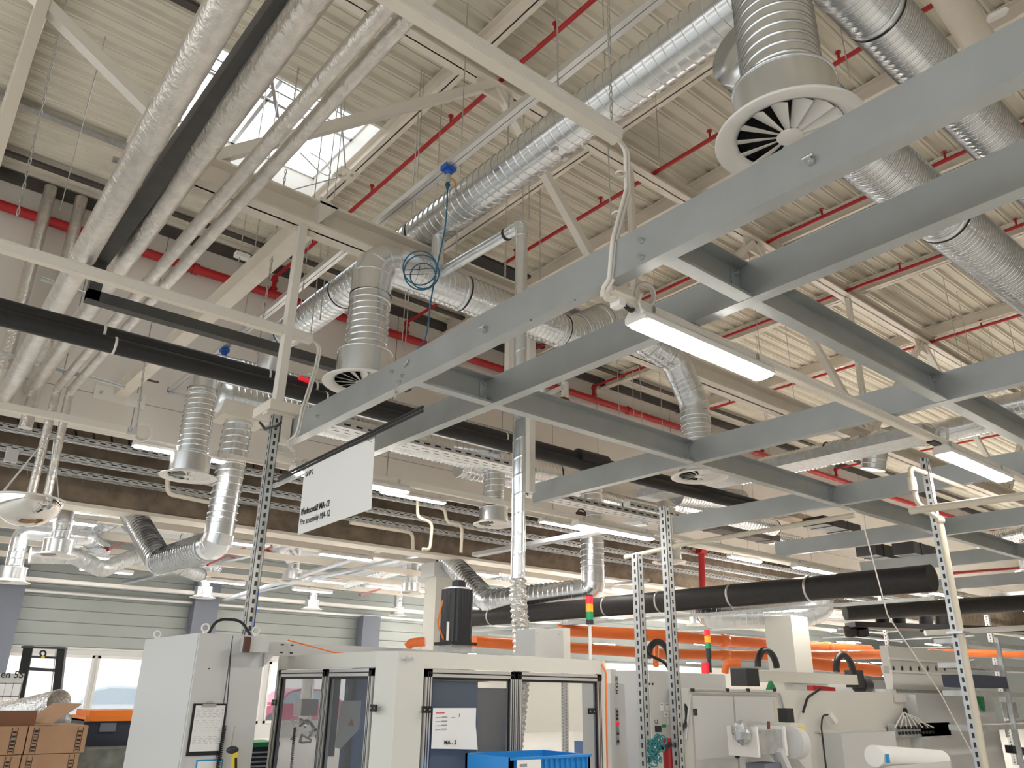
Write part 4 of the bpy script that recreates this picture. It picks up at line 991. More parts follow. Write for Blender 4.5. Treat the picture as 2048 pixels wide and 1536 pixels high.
# ================================================================== GLASS ENCLOSURE
ex0, ey0, ex1, ey1, ez = 2.46, 3.98, 4.14, 5.50, 1.82
EN = empty('glass_enclosure', ((ex0+ex1)/2, (ey0+ey1)/2, 0), 'light grey machine enclosure with aluminium framed glass doors', 'machine enclosure')
ch = .20  # chamfer post
zt_ = at(1000, 1312, Y=ey0).z; ez = zt_
hd = .085
MB().prism([(ex0+.002, ey0+ch), (ex0+.062, ey0+.062), (ex0+ch, ey0+.002), (ex1, ey0+.002), (ex1, ey1), (ex0+.002, ey1)], 'z', ez-.001, ez+.004).build('roof', 'machine_warm', EN)
MB().box((ex0+ch, ey0, ez-hd), (ex1, ey0+.03, ez)).build('header_front', 'machine_warm', EN)
MB().box((ex0, ey0+ch, ez-hd), (ex0+.03, ey1, ez)).build('header_side', 'machine_warm', EN)
MB().prism([(ex0, ey0+ch), (ex0+.06, ey0+.06), (ex0+ch, ey0), (ex0+ch, ey0+.04), (ex0+.09, ey0+.10), (ex0+.04, ey0+ch)], 'z', 0, ez).build('corner_post', 'machine_warm', EN)
MB().box((ex1-.045, ey0-.002, 0), (ex1, ey0+.05, ez)).build('right_post', 'machine_warm', EN)
MB().box((ex0-.002, ey1-.04, 0), (ex0+.05, ey1, ez)).build('left_post', 'machine_warm', EN)
MB().box((ex0+.05, ey1-.03, 0), (ex1, ey1, .9)).build('back_wall', 'machine_grey', EN)
MB().box((ex0+.05, ey1-.02, .9), (ex1-.04, ey1-.01, ez-.002)).build('back_glass', 'glass_tint', EN)
MB().box((ex1-.04, ey1-.04, 0), (ex1, ey1, ez-.002)).build('rear_post', 'machine_warm', EN)
MB().box((ex0, ey0+ch, 0), (ex0+.03, ey1, .35)).box((ex0+ch, ey0, 0), (ex1, ey0+.03, .35)).build('base_panel', 'machine_warm', EN)
for dx in (.075, .10):
    pc = Vector((ex0+dx, ey0+(.20-.0)*(1-dx/.2)+.02, ez-.03))
for k, q in enumerate((at(800, 1310, X=None, D=4.28), at(817, 1310, D=4.27))):
    MB().lathe((ex0+.085+.03*k, ey0+.048-.022*k, ez-.032), [(.015, 0), (.015, .004), (0, .005)], 14, (-.5, -.8, 0)).build('cap_plug', 'machine_grey', EN)
def door_y(xa, xb, y, z0, z1, hinge=None):
    d = empty('door', ((xa+xb)/2, y, z0)); d.parent = EN; d.location = Vector(((xa+xb)/2, y, z0)) - wloc(EN)
    f = .042
    m = MB().box((xa, y-.012, z0), (xa+f, y+.03, z1)).box((xb-f, y-.012, z0), (xb, y+.03, z1)).box((xa, y-.012, z1-f), (xb, y+.03, z1)).box((xa, y-.012, z0), (xb, y+.03, z0+f))
    m.build('frame', 'alu', d)
    g_ = MB()
    for q in (.011, .026): g_.box((xa+q, y-.0135, z0+.02), (xa+q+.005, y-.0115, z1-.01)); g_.box((xb-q-.005, y-.0135, z0+.02), (xb-q, y-.0115, z1-.01))
    g_.box((xa+.02, y-.0135, z1-.025), (xb-.02, y-.0115, z1-.018)); g_.box((xa+f, y-.005, z1-f-.014), (xb-f, y+.005, z1-f)); g_.box((xa+f, y-.005, z0), (xa+f+.009, y+.005, z1-f)); g_.box((xb-f-.009, y-.005, z0), (xb-f, y+.005, z1-f))
    g_.build('seal', 'rubber', d)
    MB().box((xa+f, y+.006, z0+f), (xb-f, y+.012, z1-f)).build('glass', 'glass_tint', d)
    return d
def door_x(ya, yb, x, z0, z1):
    d = empty('door', (x, (ya+yb)/2, z0)); d.parent = EN; d.location = Vector((x, (ya+yb)/2, z0)) - wloc(EN)
    f = .042
    MB().box((x-.012, ya, z0), (x+.03, ya+f, z1)).box((x-.012, yb-f, z0), (x+.03, yb, z1)).box((x-.012, ya, z1-f), (x+.03, yb, z1)).box((x-.012, ya, z0), (x+.03, yb, z0+f)).build('frame', 'alu', d)
    g_ = MB()
    for q in (.011, .026): g_.box((x-.0135, ya+q, z0+.02), (x-.0115, ya+q+.005, z1-.01)); g_.box((x-.0135, yb-q-.005, z0+.02), (x-.0115, yb-q, z1-.01))
    g_.box((x-.0135, ya+.02, z1-.025), (x-.0115, yb-.02, z1-.018)); g_.box((x-.005, ya+f, z1-f-.014), (x+.005, yb-f, z1-f)); g_.box((x-.005, ya+f, z0), (x+.005, ya+f+.009, z1-f)); g_.box((x-.005, yb-f-.009, z0), (x+.005, yb-f, z1-f))
    g_.build('seal', 'rubber', d)
    MB().box((x+.006, ya+f, z0+f), (x+.012, yb-f, z1-f)).build('glass', 'glass_tint', d)
    return d
dz0, dz1 = .36, ez-hd-.004
xm = (at(1030, 1350, Y=ey0).x)
door_y(ex0+ch+.01, xm, ey0, dz0, dz1); door_y(xm+.004, ex1-.05, ey0, dz0, dz1)
ym = at(655, 1350, X=ex0).y
door_x(ey0+ch+.01, ym, ex0, dz0, dz1); door_x(ym+.004, ey1-.045, ex0, dz0, dz1)
def hinge(px, py, X=None, Y=None):
    P = at(px, py, X=X, Y=Y); m = MB(); n_ = MB()
    if Y is not None:
        m.box((P.x-.032, P.y-.022, P.z-.018), (P.x+.032, P.y-.012, P.z+.018)); [n_.cyl((P.x+s_*.018, P.y-.024, P.z), (P.x+s_*.018, P.y-.021, P.z), .005, 8) for s_ in (-1, 1)]
    else:
        m.box((P.x-.022, P.y-.032, P.z-.018), (P.x-.012, P.y+.032, P.z+.018)); [n_.cyl((P.x-.024, P.y+s_*.018, P.z), (P.x-.021, P.y+s_*.018, P.z), .005, 8) for s_ in (-1, 1)]
    o = m.build('hinge', 'black_paint', EN); n_.build('screws', 'steel', o)
hinge(850, 1419, Y=ey0); hinge(1180, 1422, Y=ey0); hinge(553, 1405, X=ex0); hinge(752, 1416, X=ex0)
# sheet on the front glass
P = at(866, 1416, Y=ey0-.014); Q = at(950, 1494, Y=ey0-.014)
pn = empty('taped_paper', ((P.x+Q.x)/2, ey0-.014, Q.z), 'white sheet with handwriting taped on the front glass door', 'paper')
xw = Q.x-P.x; zh = P.z-Q.z; xs_ = []
grid = MB(); N = 10
vv = []
for j in range(N+1):
    for i in range(N+1):
        u, v = i/N, j/N; cur = .03*max(0, u-.6)*max(0, .55-v)*4
        vv.append((P.x+xw*u, ey0-.0145-cur, Q.z+zh*v + (-.012*u if v < .3 else 0)))
grid.add(vv, [(j*(N+1)+i, j*(N+1)+i+1, (j+1)*(N+1)+i+1, (j+1)*(N+1)+i) for j in range(N) for i in range(N)], True).build('sheet', 'paper', pn)
m = MB()
for k in range(4):
    z = P.z-.05-.021*k; m.box((P.x+.02, ey0-.0165, z), (P.x+.055, ey0-.0155, z+.002)); m.box((P.x+.062, ey0-.0165, z), (P.x+.10, ey0-.0155, z+.005))
m.box((P.x+.13, ey0-.0165, P.z-.05), (P.x+.155, ey0-.0155, P.z-.048))
m.build('print_lines', 'ink_grey', pn)
MB().box((P.x+.02, ey0-.0165, P.z-.028), (P.x+.08, ey0-.0155, P.z-.024)).build('red_line', 'ink_red', pn)
text('MA - 2', .030, 'ink', 'handwriting', pn, (P.x+.085, ey0-.017, Q.z+.02), (1, 0, -.02), (0, 0, 1), .0006)
text('1', .022, 'ink', 'handwriting', pn, (P.x+.18, ey0-.017, P.z-.045), (1, 0, -.02), (0, 0, 1), .0003)
# contents of the enclosure
it = empty('inner_machine', (3.0, 4.8, .4), 'dark blue machine body seen through the front glass', 'machine')
XBL = at(955, 1400, Y=4.75).x
MB().box((2.75, 4.75, .3), (XBL, 5.05, 1.66)).build('blue_body', 'machine_blue', it)
MB().box((2.72, 4.70, 1.66), (XBL+.05, 5.06, 1.70)).build('top_cover', 'machine_warm', it)
MB().box((XBL+.01, 4.85, .3), (XBL+.35, 5.06, 1.62)).build('side_panel', 'ink_grey', it)
MB().box((3.85, 5.2, .3), (4.09, 5.3, 1.45)).build('rear_panel', 'machine_grey', it)
MB().box((2.8, 4.5, 1.0), (2.95, 4.74, 1.20)).build('drive_box', 'dark_plastic', it)
for k, (px, py, D_, w_, h_, t) in enumerate(((612, 1415, 5.1, .17, .10, 'blank white card behind the left glass door'), (688, 1450, 5.1, .0, .0, ''), (700, 1380, 5.2, .04, .04, 'small white label behind the side glass'))):
    if not w_: continue
    P = at(px, py, D=D_); o = MB().box((P.x-w_/2, P.y-.002, P.z-h_/2), (P.x+w_/2, P.y, P.z+h_/2)).build('card', 'paper_tint'); tag(o, t, 'card')
P = at(708, 1442, D=5.0)
wg = empty('warning_plate', P, 'pointed grey guard plate with warning triangle behind side glass', 'guard plate')
MB().prism([(P.x-.10, P.z+.12), (P.x+.06, P.z+.12), (P.x+.06, P.z-.03), (P.x-.08, P.z-.16), (P.x-.12, P.z-.15)], 'y', P.y, P.y+.004).build('plate', 'paper', wg)
MB().prism([(P.x-.04, P.z-.025), (P.x+.0, P.z-.025), (P.x-.02, P.z+.015)], 'y', P.y-.003, P.y-.001).build('triangle', 'orange_plastic', wg)
MB().box((2.6, 4.95, 1.2), (2.66, 5.0, 1.7)).box((2.72, 4.9, 1.1), (2.76, 4.95, 1.7)).build('inner_rails', 'dark_plastic', it)
gp_ = MB(); rr_ = random.Random(5)
for k in range(16): 
    P = at(612+rr_.uniform(-22, 22), 1465+rr_.uniform(-22, 22), D=5.15); gp_.bar(P, P+Vector((rr_.uniform(-.06, .06), .02, rr_.uniform(-.05, .05))), .012, .012)
tag(gp_.build('gripper_tooling', 'steel'), 'chrome gripper tooling behind the left glass door', 'tooling', kind='stuff')
hh = []
a, b = at(590, 1455, D=5.05), at(582, 1545, D=5.05)
for k in range(24*8+1): hh.append(a.lerp(b, k/(24*8))+Vector((math.cos(k*PI/4)*.008, math.sin(k*PI/4)*.008, 0)))
tag(MB().tube(hh, .003, 5).build('spiral_cable', 'rubber'), 'black coiled cord behind the left glass door', 'cord')
# on the roof: motor, box, signal tower, plates
c = Vector((3.32, 4.6, ez))
mo = empty('servo_motor', c, 'black servo motor standing upright on grey gearbox, enclosure roof', 'motor')
MB().cyl(c, c+Vector((0,0,.02)), .055, 24).cyl(c+Vector((0,0,.02)), c+Vector((0,0,.035)), .045, 24).build('flange', 'machine_grey', mo)
MB().box((c.x-.085, c.y-.075, ez+.035), (c.x+.085, c.y+.075, ez+.085)).build('gearbox', 'galv_dull', mo)
mz = at(917, 1180, Y=4.6).z
MB().box((c.x-.105, c.y-.105, ez+.085), (c.x+.105, c.y+.105, ez+.105)).build('mount_plate', 'black_paint', mo)
prof = []
for i in range(48):
    th = 2*PI*i/48; sq = 1/max(abs(math.cos(th)), abs(math.sin(th))); rr = .095*min(sq, 1.16)*(1 - (.03 if i % 2 else 0)); prof.append((c.x+rr*math.cos(th), c.y+rr*math.sin(th)))
MB().prism(prof, 'z', ez+.105, mz).build('finned_body', 'black_paint', mo)
MB().cyl((c.x, c.y, mz), (c.x, c.y, mz+.012), .09, 24).build('top_ring', 'alu', mo)
MB().cyl((c.x+.01, c.y, mz+.012), (c.x+.01, c.y, mz+.055), .05, 12).cyl((c.x+.01, c.y, mz+.055), (c.x+.01, c.y, mz+.065), .038, 12).build('encoder_cap', 'black_paint', mo)
P = at(895, 1262, Y=4.49); MB().box((P.x-.008, P.y-.006, P.z-.06), (P.x+.008, P.y, P.z+.06)).build('label', 'paper', mo)
MB().tube(fillet([(c.x-.10, c.y, ez+.12), (c.x-.16, c.y, ez+.22), (c.x-.12, c.y, mz-.08)], .1, 5), .006, 6).build('cable', 'orange_hose', mo)
P = at(1070, 1322, Y=4.5); Q = at(1125, 1268, Y=4.5); z0 = ez
bx = empty('roof_box', ((P.x+Q.x)/2, 4.6, ez), 'grey electrical box on the enclosure roof beside foil hose', 'electrical box')
MB().box((P.x, 4.5, ez), (Q.x, 4.72, 2.03)).build('cover', 'machine_grey', bx)
MB().box((Q.x, 4.49, ez), (Q.x+.07, 4.73, 2.05)).build('frame', 'white_paint', bx)
for dx in (.02, .24):
    MB().cyl((P.x+dx, 4.495, 2.0), (P.x+dx, 4.5, 2.0), .006, 8).build('screw', 'steel', bx)
T = Vector((4.10, 4.08, ez))
sl = empty('signal_tower', T, 'signal tower with red, amber and green lenses on enclosure roof', 'signal light')
zg = at(1180, 1240, Y=4.08).z; zr = at(1180, 1190, Y=4.08).z
MB().cyl(T, (T.x, T.y, zg-.02), .012, 16).build('pole', 'lamp_white', sl)
hh_ = (zr-zg)/3.45
MB().cyl((T.x, T.y, zg-.03), (T.x, T.y, zg), .026, 24).build('base', 'dark_plastic', sl)
for k, mt in enumerate(('green_lens', 'amber', 'red_lens')): MB().cyl((T.x, T.y, zg+hh_*k*1.1), (T.x, T.y, zg+hh_*(k*1.1+1)), .0255, 24).cyl((T.x, T.y, zg+hh_*(k*1.1+1)), (T.x, T.y, zg+hh_*(k+1)*1.1), .0235, 24).build('lens', mt, sl)
MB().cyl((T.x, T.y, zg+hh_*3.3), (T.x, T.y, zg+hh_*3.45), .0255, 24).build('cap', 'dark_plastic', sl)
cable([at(1128, 1322, Y=4.3), at(1200, 1322, Y=4.0), at(1212, 1345, Y=3.93), at(1213, 1440, Y=3.93), at(1216, 1600, Y=3.93)], .006, 'orange_hose', 'orange hose running over enclosure roof and down its right side', R=.05)
o = MB().box((3.35, 4.1, ez), (3.62, 4.2, ez+.012)).build('roof_plate', 'lamp_white'); tag(o, 'small white plate on the enclosure roof edge', 'plate')
# blue crate
P = at(1022, 1516, Y=3.5); w_ = at(1180, 1516, Y=3.5).x
kz = P.z
ck = empty('blue_crate', ((P.x+w_)/2, 3.6, kz-.28), 'bright blue plastic crate with paper tag at bottom centre', 'crate')
MB().box((P.x, 3.5, kz-.28), (w_, 3.52, kz)).box((P.x, 3.88, kz-.28), (w_, 3.9, kz)).box((P.x, 3.5, kz-.28), (P.x+.02, 3.9, kz)).box((w_-.02, 3.5, kz-.28), (w_, 3.9, kz)).box((P.x, 3.5, kz-.28), (w_, 3.9, kz-.26)).build('walls', 'blue_crate', ck)
m = MB().box((P.x-.006, 3.49, kz-.012), (w_+.006, 3.5, kz))
for k in range(9):
    x = P.x+.23+.04*k
    if x < w_: m.box((x, 3.49, kz-.1), (x+.008, 3.5, kz-.01))
m.build('ribs', 'blue_crate', ck)
MB().box((P.x+.03, 3.487, kz-.14), (P.x+.20, 3.4895, kz-.012)).build('tag', 'paper', ck)
MB().box((P.x+.05, 3.486, kz-.045), (P.x+.10, 3.487, kz-.03)).box((P.x+.05, 3.486, kz-.06), (P.x+.12, 3.487, kz-.055)).build('tag_print', 'ink_grey', ck)
tb_ = tag(box((P.x-.05, 3.45, kz-.33), (w_+.08, 3.93, kz-.28)).build('tabletop', 'machine_grey'), 'grey tabletop carrying the blue crate', 'table')
for dx in (0, w_-P.x+.08):
    for yy in (3.48, 3.9): MB().box((P.x-.04+dx*.9, yy-.02, 0), (P.x+dx*.9, yy+.02, kz-.33)).build('leg', 'machine_grey', tb_)

# ================================================================== BOTTOM LEFT: boxes, tubes, bin, mast, exterior
YB = 8.0
def carton(xa, xb, za, zb, label, open_=False, y0=YB, dp=.55):
    o = empty('carton', ((xa+xb)/2, y0+dp/2, za), label, 'box', 'brown cardboard boxes')
    m = MB()
    if open_: m.box((xa, y0, za), (xb, y0+.01, zb)).box((xa, y0+dp-.01, za), (xb, y0+dp, zb)).box((xa, y0, za), (xa+.01, y0+dp, zb)).box((xb-.01, y0, za), (xb, y0+dp, zb)).box((xa, y0, za), (xb, y0+dp, za+.01))
    else: m.box((xa, y0, za), (xb, y0+dp, zb))
    m.build('walls', 'cardboard', o)
    for fx in (.08, .82):
        xx = xa+(xb-xa)*fx; q = MB(); z = za+.02; r_ = random.Random(int(fx*100))
        q.box((xx, y0-.002, za+.01), (xx+.004, y0, zb-.01)); q.box((xx+.04, y0-.002, za+.01), (xx+.044, y0, zb-.01))
        while z < zb-.04: h = r_.uniform(.01, .03); q.box((xx+.008, y0-.002, z), (xx+.036, y0, z+h*.6)); z += h+.006
        q.build('printed_strip', 'ink', o)
    return o
zt1 = at(100, 1452, Y=YB).z; zm = at(100, 1507, Y=YB).z
xa = at(0, 1480, Y=YB).x; xb1 = at(52, 1480, Y=YB).x; xb2 = at(172, 1480, Y=YB).x
carton(xb1-.62, xb1-.005, zm, zt1, 'upper left cardboard box with printed strips, below the open one')
carton(xb1+.005, xb2, zm, zt1, 'upper right cardboard box with printed strips, beside the dark bin')
carton(xb1-.62, xb1-.01, zm-.36, zm-.005, 'lower left cardboard box in the stack')
carton(xb1, xb2-.03, zm-.36, zm-.005, 'lower right cardboard box in the stack')
ob = empty('open_carton', (xb1-.3, YB+.2, zt1), 'opened cardboard box flaps on top of the box stack', 'box')
MB().box((xb1-.8, YB+.05, zt1), (xb1+.05, YB+.06, zt1+.12)).build('inner_wall', 'cardboard_in', ob)
MB().bar((xb1+.08, YB+.1, zt1+.02), (xb1+.30, YB+.2, zt1+.17), .35, .01).build('flap', 'cardboard', ob)
pal = tag(box((xb1-.7, YB, 0), (xb2+.05, YB+.6, zm-.37)).build('support_stand', 'stone'), 'dark stand carrying the cardboard boxes', 'stand')
# silver tubes bundle
def tb(p, q, r, label, mt='galv_plain'):
    o = empty('silver_tube', (Vector(p)+Vector(q))/2, label, 'tube', 'spare silver duct tubes')
    p = Vector(p); q = Vector(q); d = (q-p)
    m = MB(); a, b = frame(d); seg = 24
    R_ = lambda c, rr: [c+(a*math.cos(2*PI*i/seg)+b*math.sin(2*PI*i/seg))*rr for i in range(seg)]
    m.rings([R_(p, r), R_(q, r), R_(q, r-.004), R_(p, r-.004)], False).build('tube_wall', mt, o)
    MB().lathe(q-d*.02, [(r, -.02), (r*1.04, -.01), (r*1.04, .01), (r, .02)], 24, d).lathe(q-d*.12, [(r, -.01), (r*1.03, -.005), (r*1.03, .005), (r, .01)], 24, d).build('bead', mt, o)
    return o
tb(at(-40, 1440, D=8.6), at(118, 1405, D=7.9), .125, 'topmost wrapped silver tube lying on the cardboard boxes', 'flex_foil')
tb(at(-60, 1452, D=9.0), at(70, 1436, D=8.4), .10, 'silver tube lying low left on the boxes')
tb(at(20, 1445, D=9.0), at(122, 1440, D=8.4), .10, 'short silver tube under the topmost one')
tb(at(60, 1452, D=9.2), at(140, 1447, D=8.6), .09, 'small silver tube nearest the window')
tb(at(-80, 1425, D=9.0), at(30, 1420, D=8.8), .11, 'silver tube at left edge under film', 'flex_foil')
# bin
P = at(172, 1425, Y=8.6); Q = at(270, 1490, Y=8.6)
bn = empty('lidded_bin', ((P.x+Q.x)/2, 8.8, Q.z), 'dark plastic bin with orange lid left of grey cabinet', 'bin')
MB().box((P.x, 8.6, Q.z-.4), (Q.x+.1, 9.1, P.z-.06)).build('body', 'navy', bn)
MB().box((P.x+.0, 8.57, P.z-.075), (Q.x+.12, 9.12, P.z-.03)).box((P.x+.03, 8.58, P.z-.03), (Q.x+.12, 9.1, P.z+.02)).build('lid', 'orange_plastic', bn)
MB().box((P.x+.14, 8.585, Q.z+.12), (P.x+.28, 8.6, P.z-.09)).build('latch', 'slate_blue', bn)
o = MB().box((P.x-.35, 8.2, 0), (Q.x+.1, 8.56, Q.z+.0)).box((P.x-.35, 8.19, Q.z-.25), (P.x-.28, 8.57, Q.z+.02)).box((P.x-.12, 8.19, Q.z-.25), (P.x-.04, 8.57, Q.z+.02)).build('metal_housing', 'stone'); tag(o, 'worn grey metal housing in front of the dark bin', 'machine part')
o = MB().bar(at(262, 1437, D=8), at(247, 1500, D=8), .04, .04).build('grey_bracket', 'machine_grey'); tag(o, 'slanting grey bar at the edge of the dark bin', 'bar')
# forklift mast
ma = empty('forklift_mast', at(85, 1420, D=13), 'black forklift mast with chain wheel in front of the window', 'forklift mast')
D_ = 13
tl, tr_, bl, br = at(57, 1294, D=D_), at(124, 1298, D=D_), at(30, 1440, D=D_), at(108, 1440, D=D_)
MB().bar(tl, bl, .14, .12).build('upright', 'black_paint', ma); MB().bar(tr_, br, .12, .12).build('upright', 'black_paint', ma)
MB().bar(at(46, 1294, D=D_), at(132, 1297, D=D_), .1, .035).build('crossbar', 'black_paint', ma)
MB().bar(at(52, 1313, D=D_), at(122, 1316, D=D_), .06, .035).build('crossbar', 'black_paint', ma); MB().bar(at(50, 1337, D=D_), at(115, 1341, D=D_), .06, .05).build('crossbar', 'black_paint', ma)
c = at(86, 1307, D=D_-.1); MB().tube(circle(c, .045, 18, FW), .014, 8, False).build('chain_wheel', 'black_paint', ma); MB().ball(at(86, 1314, D=D_-.12), .028, 10).build('grease_cap', 'yellow', ma)
MB().bar(at(112, 1300, D=D_), at(100, 1400, D=D_), .015, .015).build('lift_chain', 'steel', ma)
# info board left
P = at(-20, 1346, Y=15); Q = at(33, 1420, Y=15)
ib = empty('info_board', ((P.x+Q.x)/2, 15, 1.0), 'pale info board with grey frames at left picture edge', 'notice board')
MB().box((P.x-.6, 15, Q.z-.4), (Q.x, 15.03, P.z)).build('board', 'machine_grey', ib)
text('en 5S', .14, 'ink', 'lettering', ib, (at(0, 1355, Y=15).x, 14.995, at(0, 1355, Y=15).z), (1, 0, 0), (0, 0, 1), .002)
m = MB()
for i in range(-1, 2):
    for j in range(2):
        x = at(2+16*i, 1400, Y=15).x; z = at(5, 1366+26*j, Y=15).z; m.box((x, 14.99, z-.19), (x+.125, 15, z))
m.build('framed_sheets', 'ink_grey', ib)
m = MB()
for i in range(-1, 2):
    for j in range(2):
        x = at(2+16*i, 1400, Y=15).x; z = at(5, 1366+26*j, Y=15).z; m.box((x+.012, 14.985, z-.178), (x+.113, 14.99, z-.012))
m.build('sheets', 'paper', ib)
# cars outside
def car(c, L, label, mt, rot=0.):
    root = empty('car', c, label, 'car')
    x, y, z = c
    body = [(-L/2, .35), (-L/2, .85), (-L/2+.9, 1.02), (-L/2+1.5, 1.55), (-L/2+2.0, 1.68), (L/2-.9, 1.66), (L/2-.25, 1.15), (L/2, .95), (L/2, .35)]
    MB().prism([(x+a_, z+b_) for a_, b_ in body], 'y', y-.9, y+.9).build('body', mt, root)
    gl = [(-L/2+1.05, 1.05), (-L/2+1.58, 1.5), (-L/2+2.05, 1.6), (L/2-1.0, 1.58), (L/2-.5, 1.1)]
    MB().prism([(x+a_, z+b_) for a_, b_ in gl], 'y', y-.92, y-.9).build('side_windows', 'car_glass', root)
    for dx in (-L/2+.85, L/2-.85): MB().cyl((x+dx, y-.93, z+.34), (x+dx, y-.7, z+.34), .34, 24).build('wheel', 'dark_plastic', root)
    MB().box((x-L/2+.3, y-1.05, z+1.0), (x-L/2+1.2, y-.9, z+1.12)).build('mirror', mt, root)
    return root
P = at(205, 1440, Y=34); car((P.x, 34, -.1), 4.4, 'white car parked outside the window', 'car_white')
P = at(535, 1430, Y=36); car((P.x+1.2, 36, -.1), 4.4, 'pink red car seen between cabinet and enclosure', 'pink_car')
# green louvred unit between cabinet and enclosure
P = at(515, 1500, D=5.6)
gu = empty('louvred_unit', P, 'dark louvred unit with green top between cabinet and enclosure', 'machine part')
MB().box((P.x-.1, P.y, 0), (P.x+.16, P.y+.3, P.z+.02)).build('body', 'dark_plastic', gu)
MB().box((P.x-.1, P.y-.01, P.z+.02), (P.x+.16, P.y+.3, P.z+.05)).build('green_top', 'green', gu)
m = MB()
for k in range(7): m.box((P.x-.09, P.y-.012, P.z-.02-.03*k), (P.x+.15, P.y-.0, P.z-.01-.03*k))
m.build('louvres', 'galv_dull', gu)
# mirror dome
c = at(58, 1000, D=6.2); R0 = .245
mr = empty('mirror_dome', c+Vector((0,0,-.1)), 'shiny convex mirror bowl hanging on chains at left', 'mirror')
prof = [(R0*1.04, .0), (R0*1.05, .012), (R0, .014)] ; dome = [(R0*math.cos(t_*PI/2/10), -R0*.86*math.sin(t_*PI/2/10)) for t_ in range(11)]
MB().lathe(c, dome, 48).build('bowl', 'chrome', mr); MB().lathe(c, prof+[(R0*.98, -.004), (R0*1.04, 0)], 48).build('rim', 'lamp_white', mr)
for dx, dy in ((-.2, .05), (-.19, .03), (.2, -.05), (.1, -.15)):
    top = at(100, 868, D=6.4) if dx < 0 else at(108, 880, D=6.3)
    MB().cyl(c+Vector((dx, dy, .01)), top, .004, 5).build('chain', 'steel', mr)
o = MB().box((at(25, 905, Y=10).x-.06, 9.97, at(25, 925, Y=10).z), (at(25, 905, Y=10).x+.06, 10.03, at(25, 898, Y=10).z)).build('grey_tag', 'machine_grey'); tag(o, 'small grey box hanging on string at far left', 'box')

# ================================================================== RIGHT SIDE MACHINES
def mbox(a, b, name, mt, par): return MB().box(a, b).build(name, mt, par)
# switch cabinet behind posts
sw = empty('electrical_cabinet', (6.3, 5.4, 0), 'light grey electrical cabinet with stickers behind slotted posts', 'cabinet')
ya = 5.45; s = lambda px, py, Y=ya: at(px, py, Y=Y)
xa, xb = s(1298, 1350).x, s(1358, 1350).x; zt = s(1330, 1342).z
mbox((xa, ya, 0), (xb, ya+.6, zt), 'body', 'machine_grey', sw)
xc = s(1450, 1350).x; mbox((xb+.01, ya, 0), (xc, ya+.6, zt-.01), 'side_body', 'machine_grey', sw)
m = MB()
for px, py, w_, h_ in ((1323, 1413, .05, .07), (1334, 1413, .04, .07), (1341, 1413, .035, .07), (1332, 1429, .07, .05), (1336, 1443, .035, .05)):
    P = s(px, py); m.box((P.x-w_/2, ya-.003, P.z-h_/2), (P.x+w_/2, ya, P.z+h_/2))
m.build('sticker', 'paper', sw)
m = MB()
for px, py in ((1323, 1409), (1334, 1409), (1341, 1409), (1332, 1429)): P = s(px, py); m.box((P.x-.014, ya-.004, P.z-.006), (P.x+.014, ya-.003, P.z+.006))
m.build('sticker_print', 'ink_grey', sw)
P = s(1313, 1447); text('CE', .05, 'ink', 'lettering', sw, (P.x-.03, ya-.002, P.z), (1,0,0), (0,0,1))
P = s(1314, 1456); mbox((P.x-.03, ya-.03, P.z-.035), (P.x+.03, ya, P.z+.02), 'main_switch', 'ink', sw)
P = s(1328, 1452); mbox((P.x-.03, ya-.003, P.z-.012), (P.x+.03, ya, P.z+.014), 'green_sticker', 'green', sw)
m = MB()
for px in (1299, 1305): P = s(px, 1368); m.cyl((P.x, ya-.004, P.z), (P.x, ya, P.z), .012, 10)
m.build('keyholes', 'ink', sw)
# column left of it with buttons
bt = empty('button_column', (4.8, 5.0, 0), 'narrow white machine column with lettering, button strip, right of enclosure', 'machine column')
yb = 5.2; xa, xb = at(1220, 1400, Y=yb).x, at(1250, 1400, Y=yb).x; zt = at(1230, 1367, Y=yb).z
mbox((xa, yb, 0), (xb, yb+.35, zt), 'body', 'machine_grey', bt)
mbox((xa+.05, yb+.03, zt), (xa+.13, yb+.12, zt+.12), 'bellows', 'lamp_white', bt)
P = at(1234, 1445, Y=yb); mbox((P.x-.02, yb-.005, P.z-.18), (P.x+.02, yb, P.z+.12), 'button_strip', 'galv_dull', bt)
m = MB(); [m.cyl((P.x, yb-.012, P.z+dz), (P.x, yb-.005, P.z+dz), .012, 12) for dz in (.09, .06, .03, -.09, -.15)]; m.build('button', 'dark_plastic', bt)
MB().cyl((P.x, yb-.015, P.z-.01), (P.x, yb-.005, P.z-.01), .016, 14).build('stop_button', 'red_lens', bt)
P = at(1232, 1352, Y=yb); text('BETA H', .045, 'ink', 'lettering', bt, (P.x-.012, yb-.002, P.z), (0,0,-1), (1,0,0), .0008)
mbox((at(1262, 1385, Y=5.6).x-.2, 5.9, 0), (at(1262, 1385, Y=5.6).x+.45, 6.2, 1.15), 'blue_base', 'machine_blue', bt)
gm = empty('grey_machine', (6.0, 6.0, 0), 'pale grey machine housing with dark wedge behind button column', 'machine')
xg = at(1258, 1400, Y=5.9).x; xg2 = at(1300, 1400, Y=5.9).x
mbox((xg, 5.9, 1.16), (xg2+.05, 6.3, at(1275, 1345, Y=5.9).z), 'housing', 'machine_grey', gm)
P = at(1275, 1435, Y=5.88); MB().prism([(P.x-.1, P.z+.08), (P.x+.18, P.z+.08), (P.x+.18, P.z-.16)], 'y', 5.86, 5.9).build('wedge', 'ink_grey', gm)
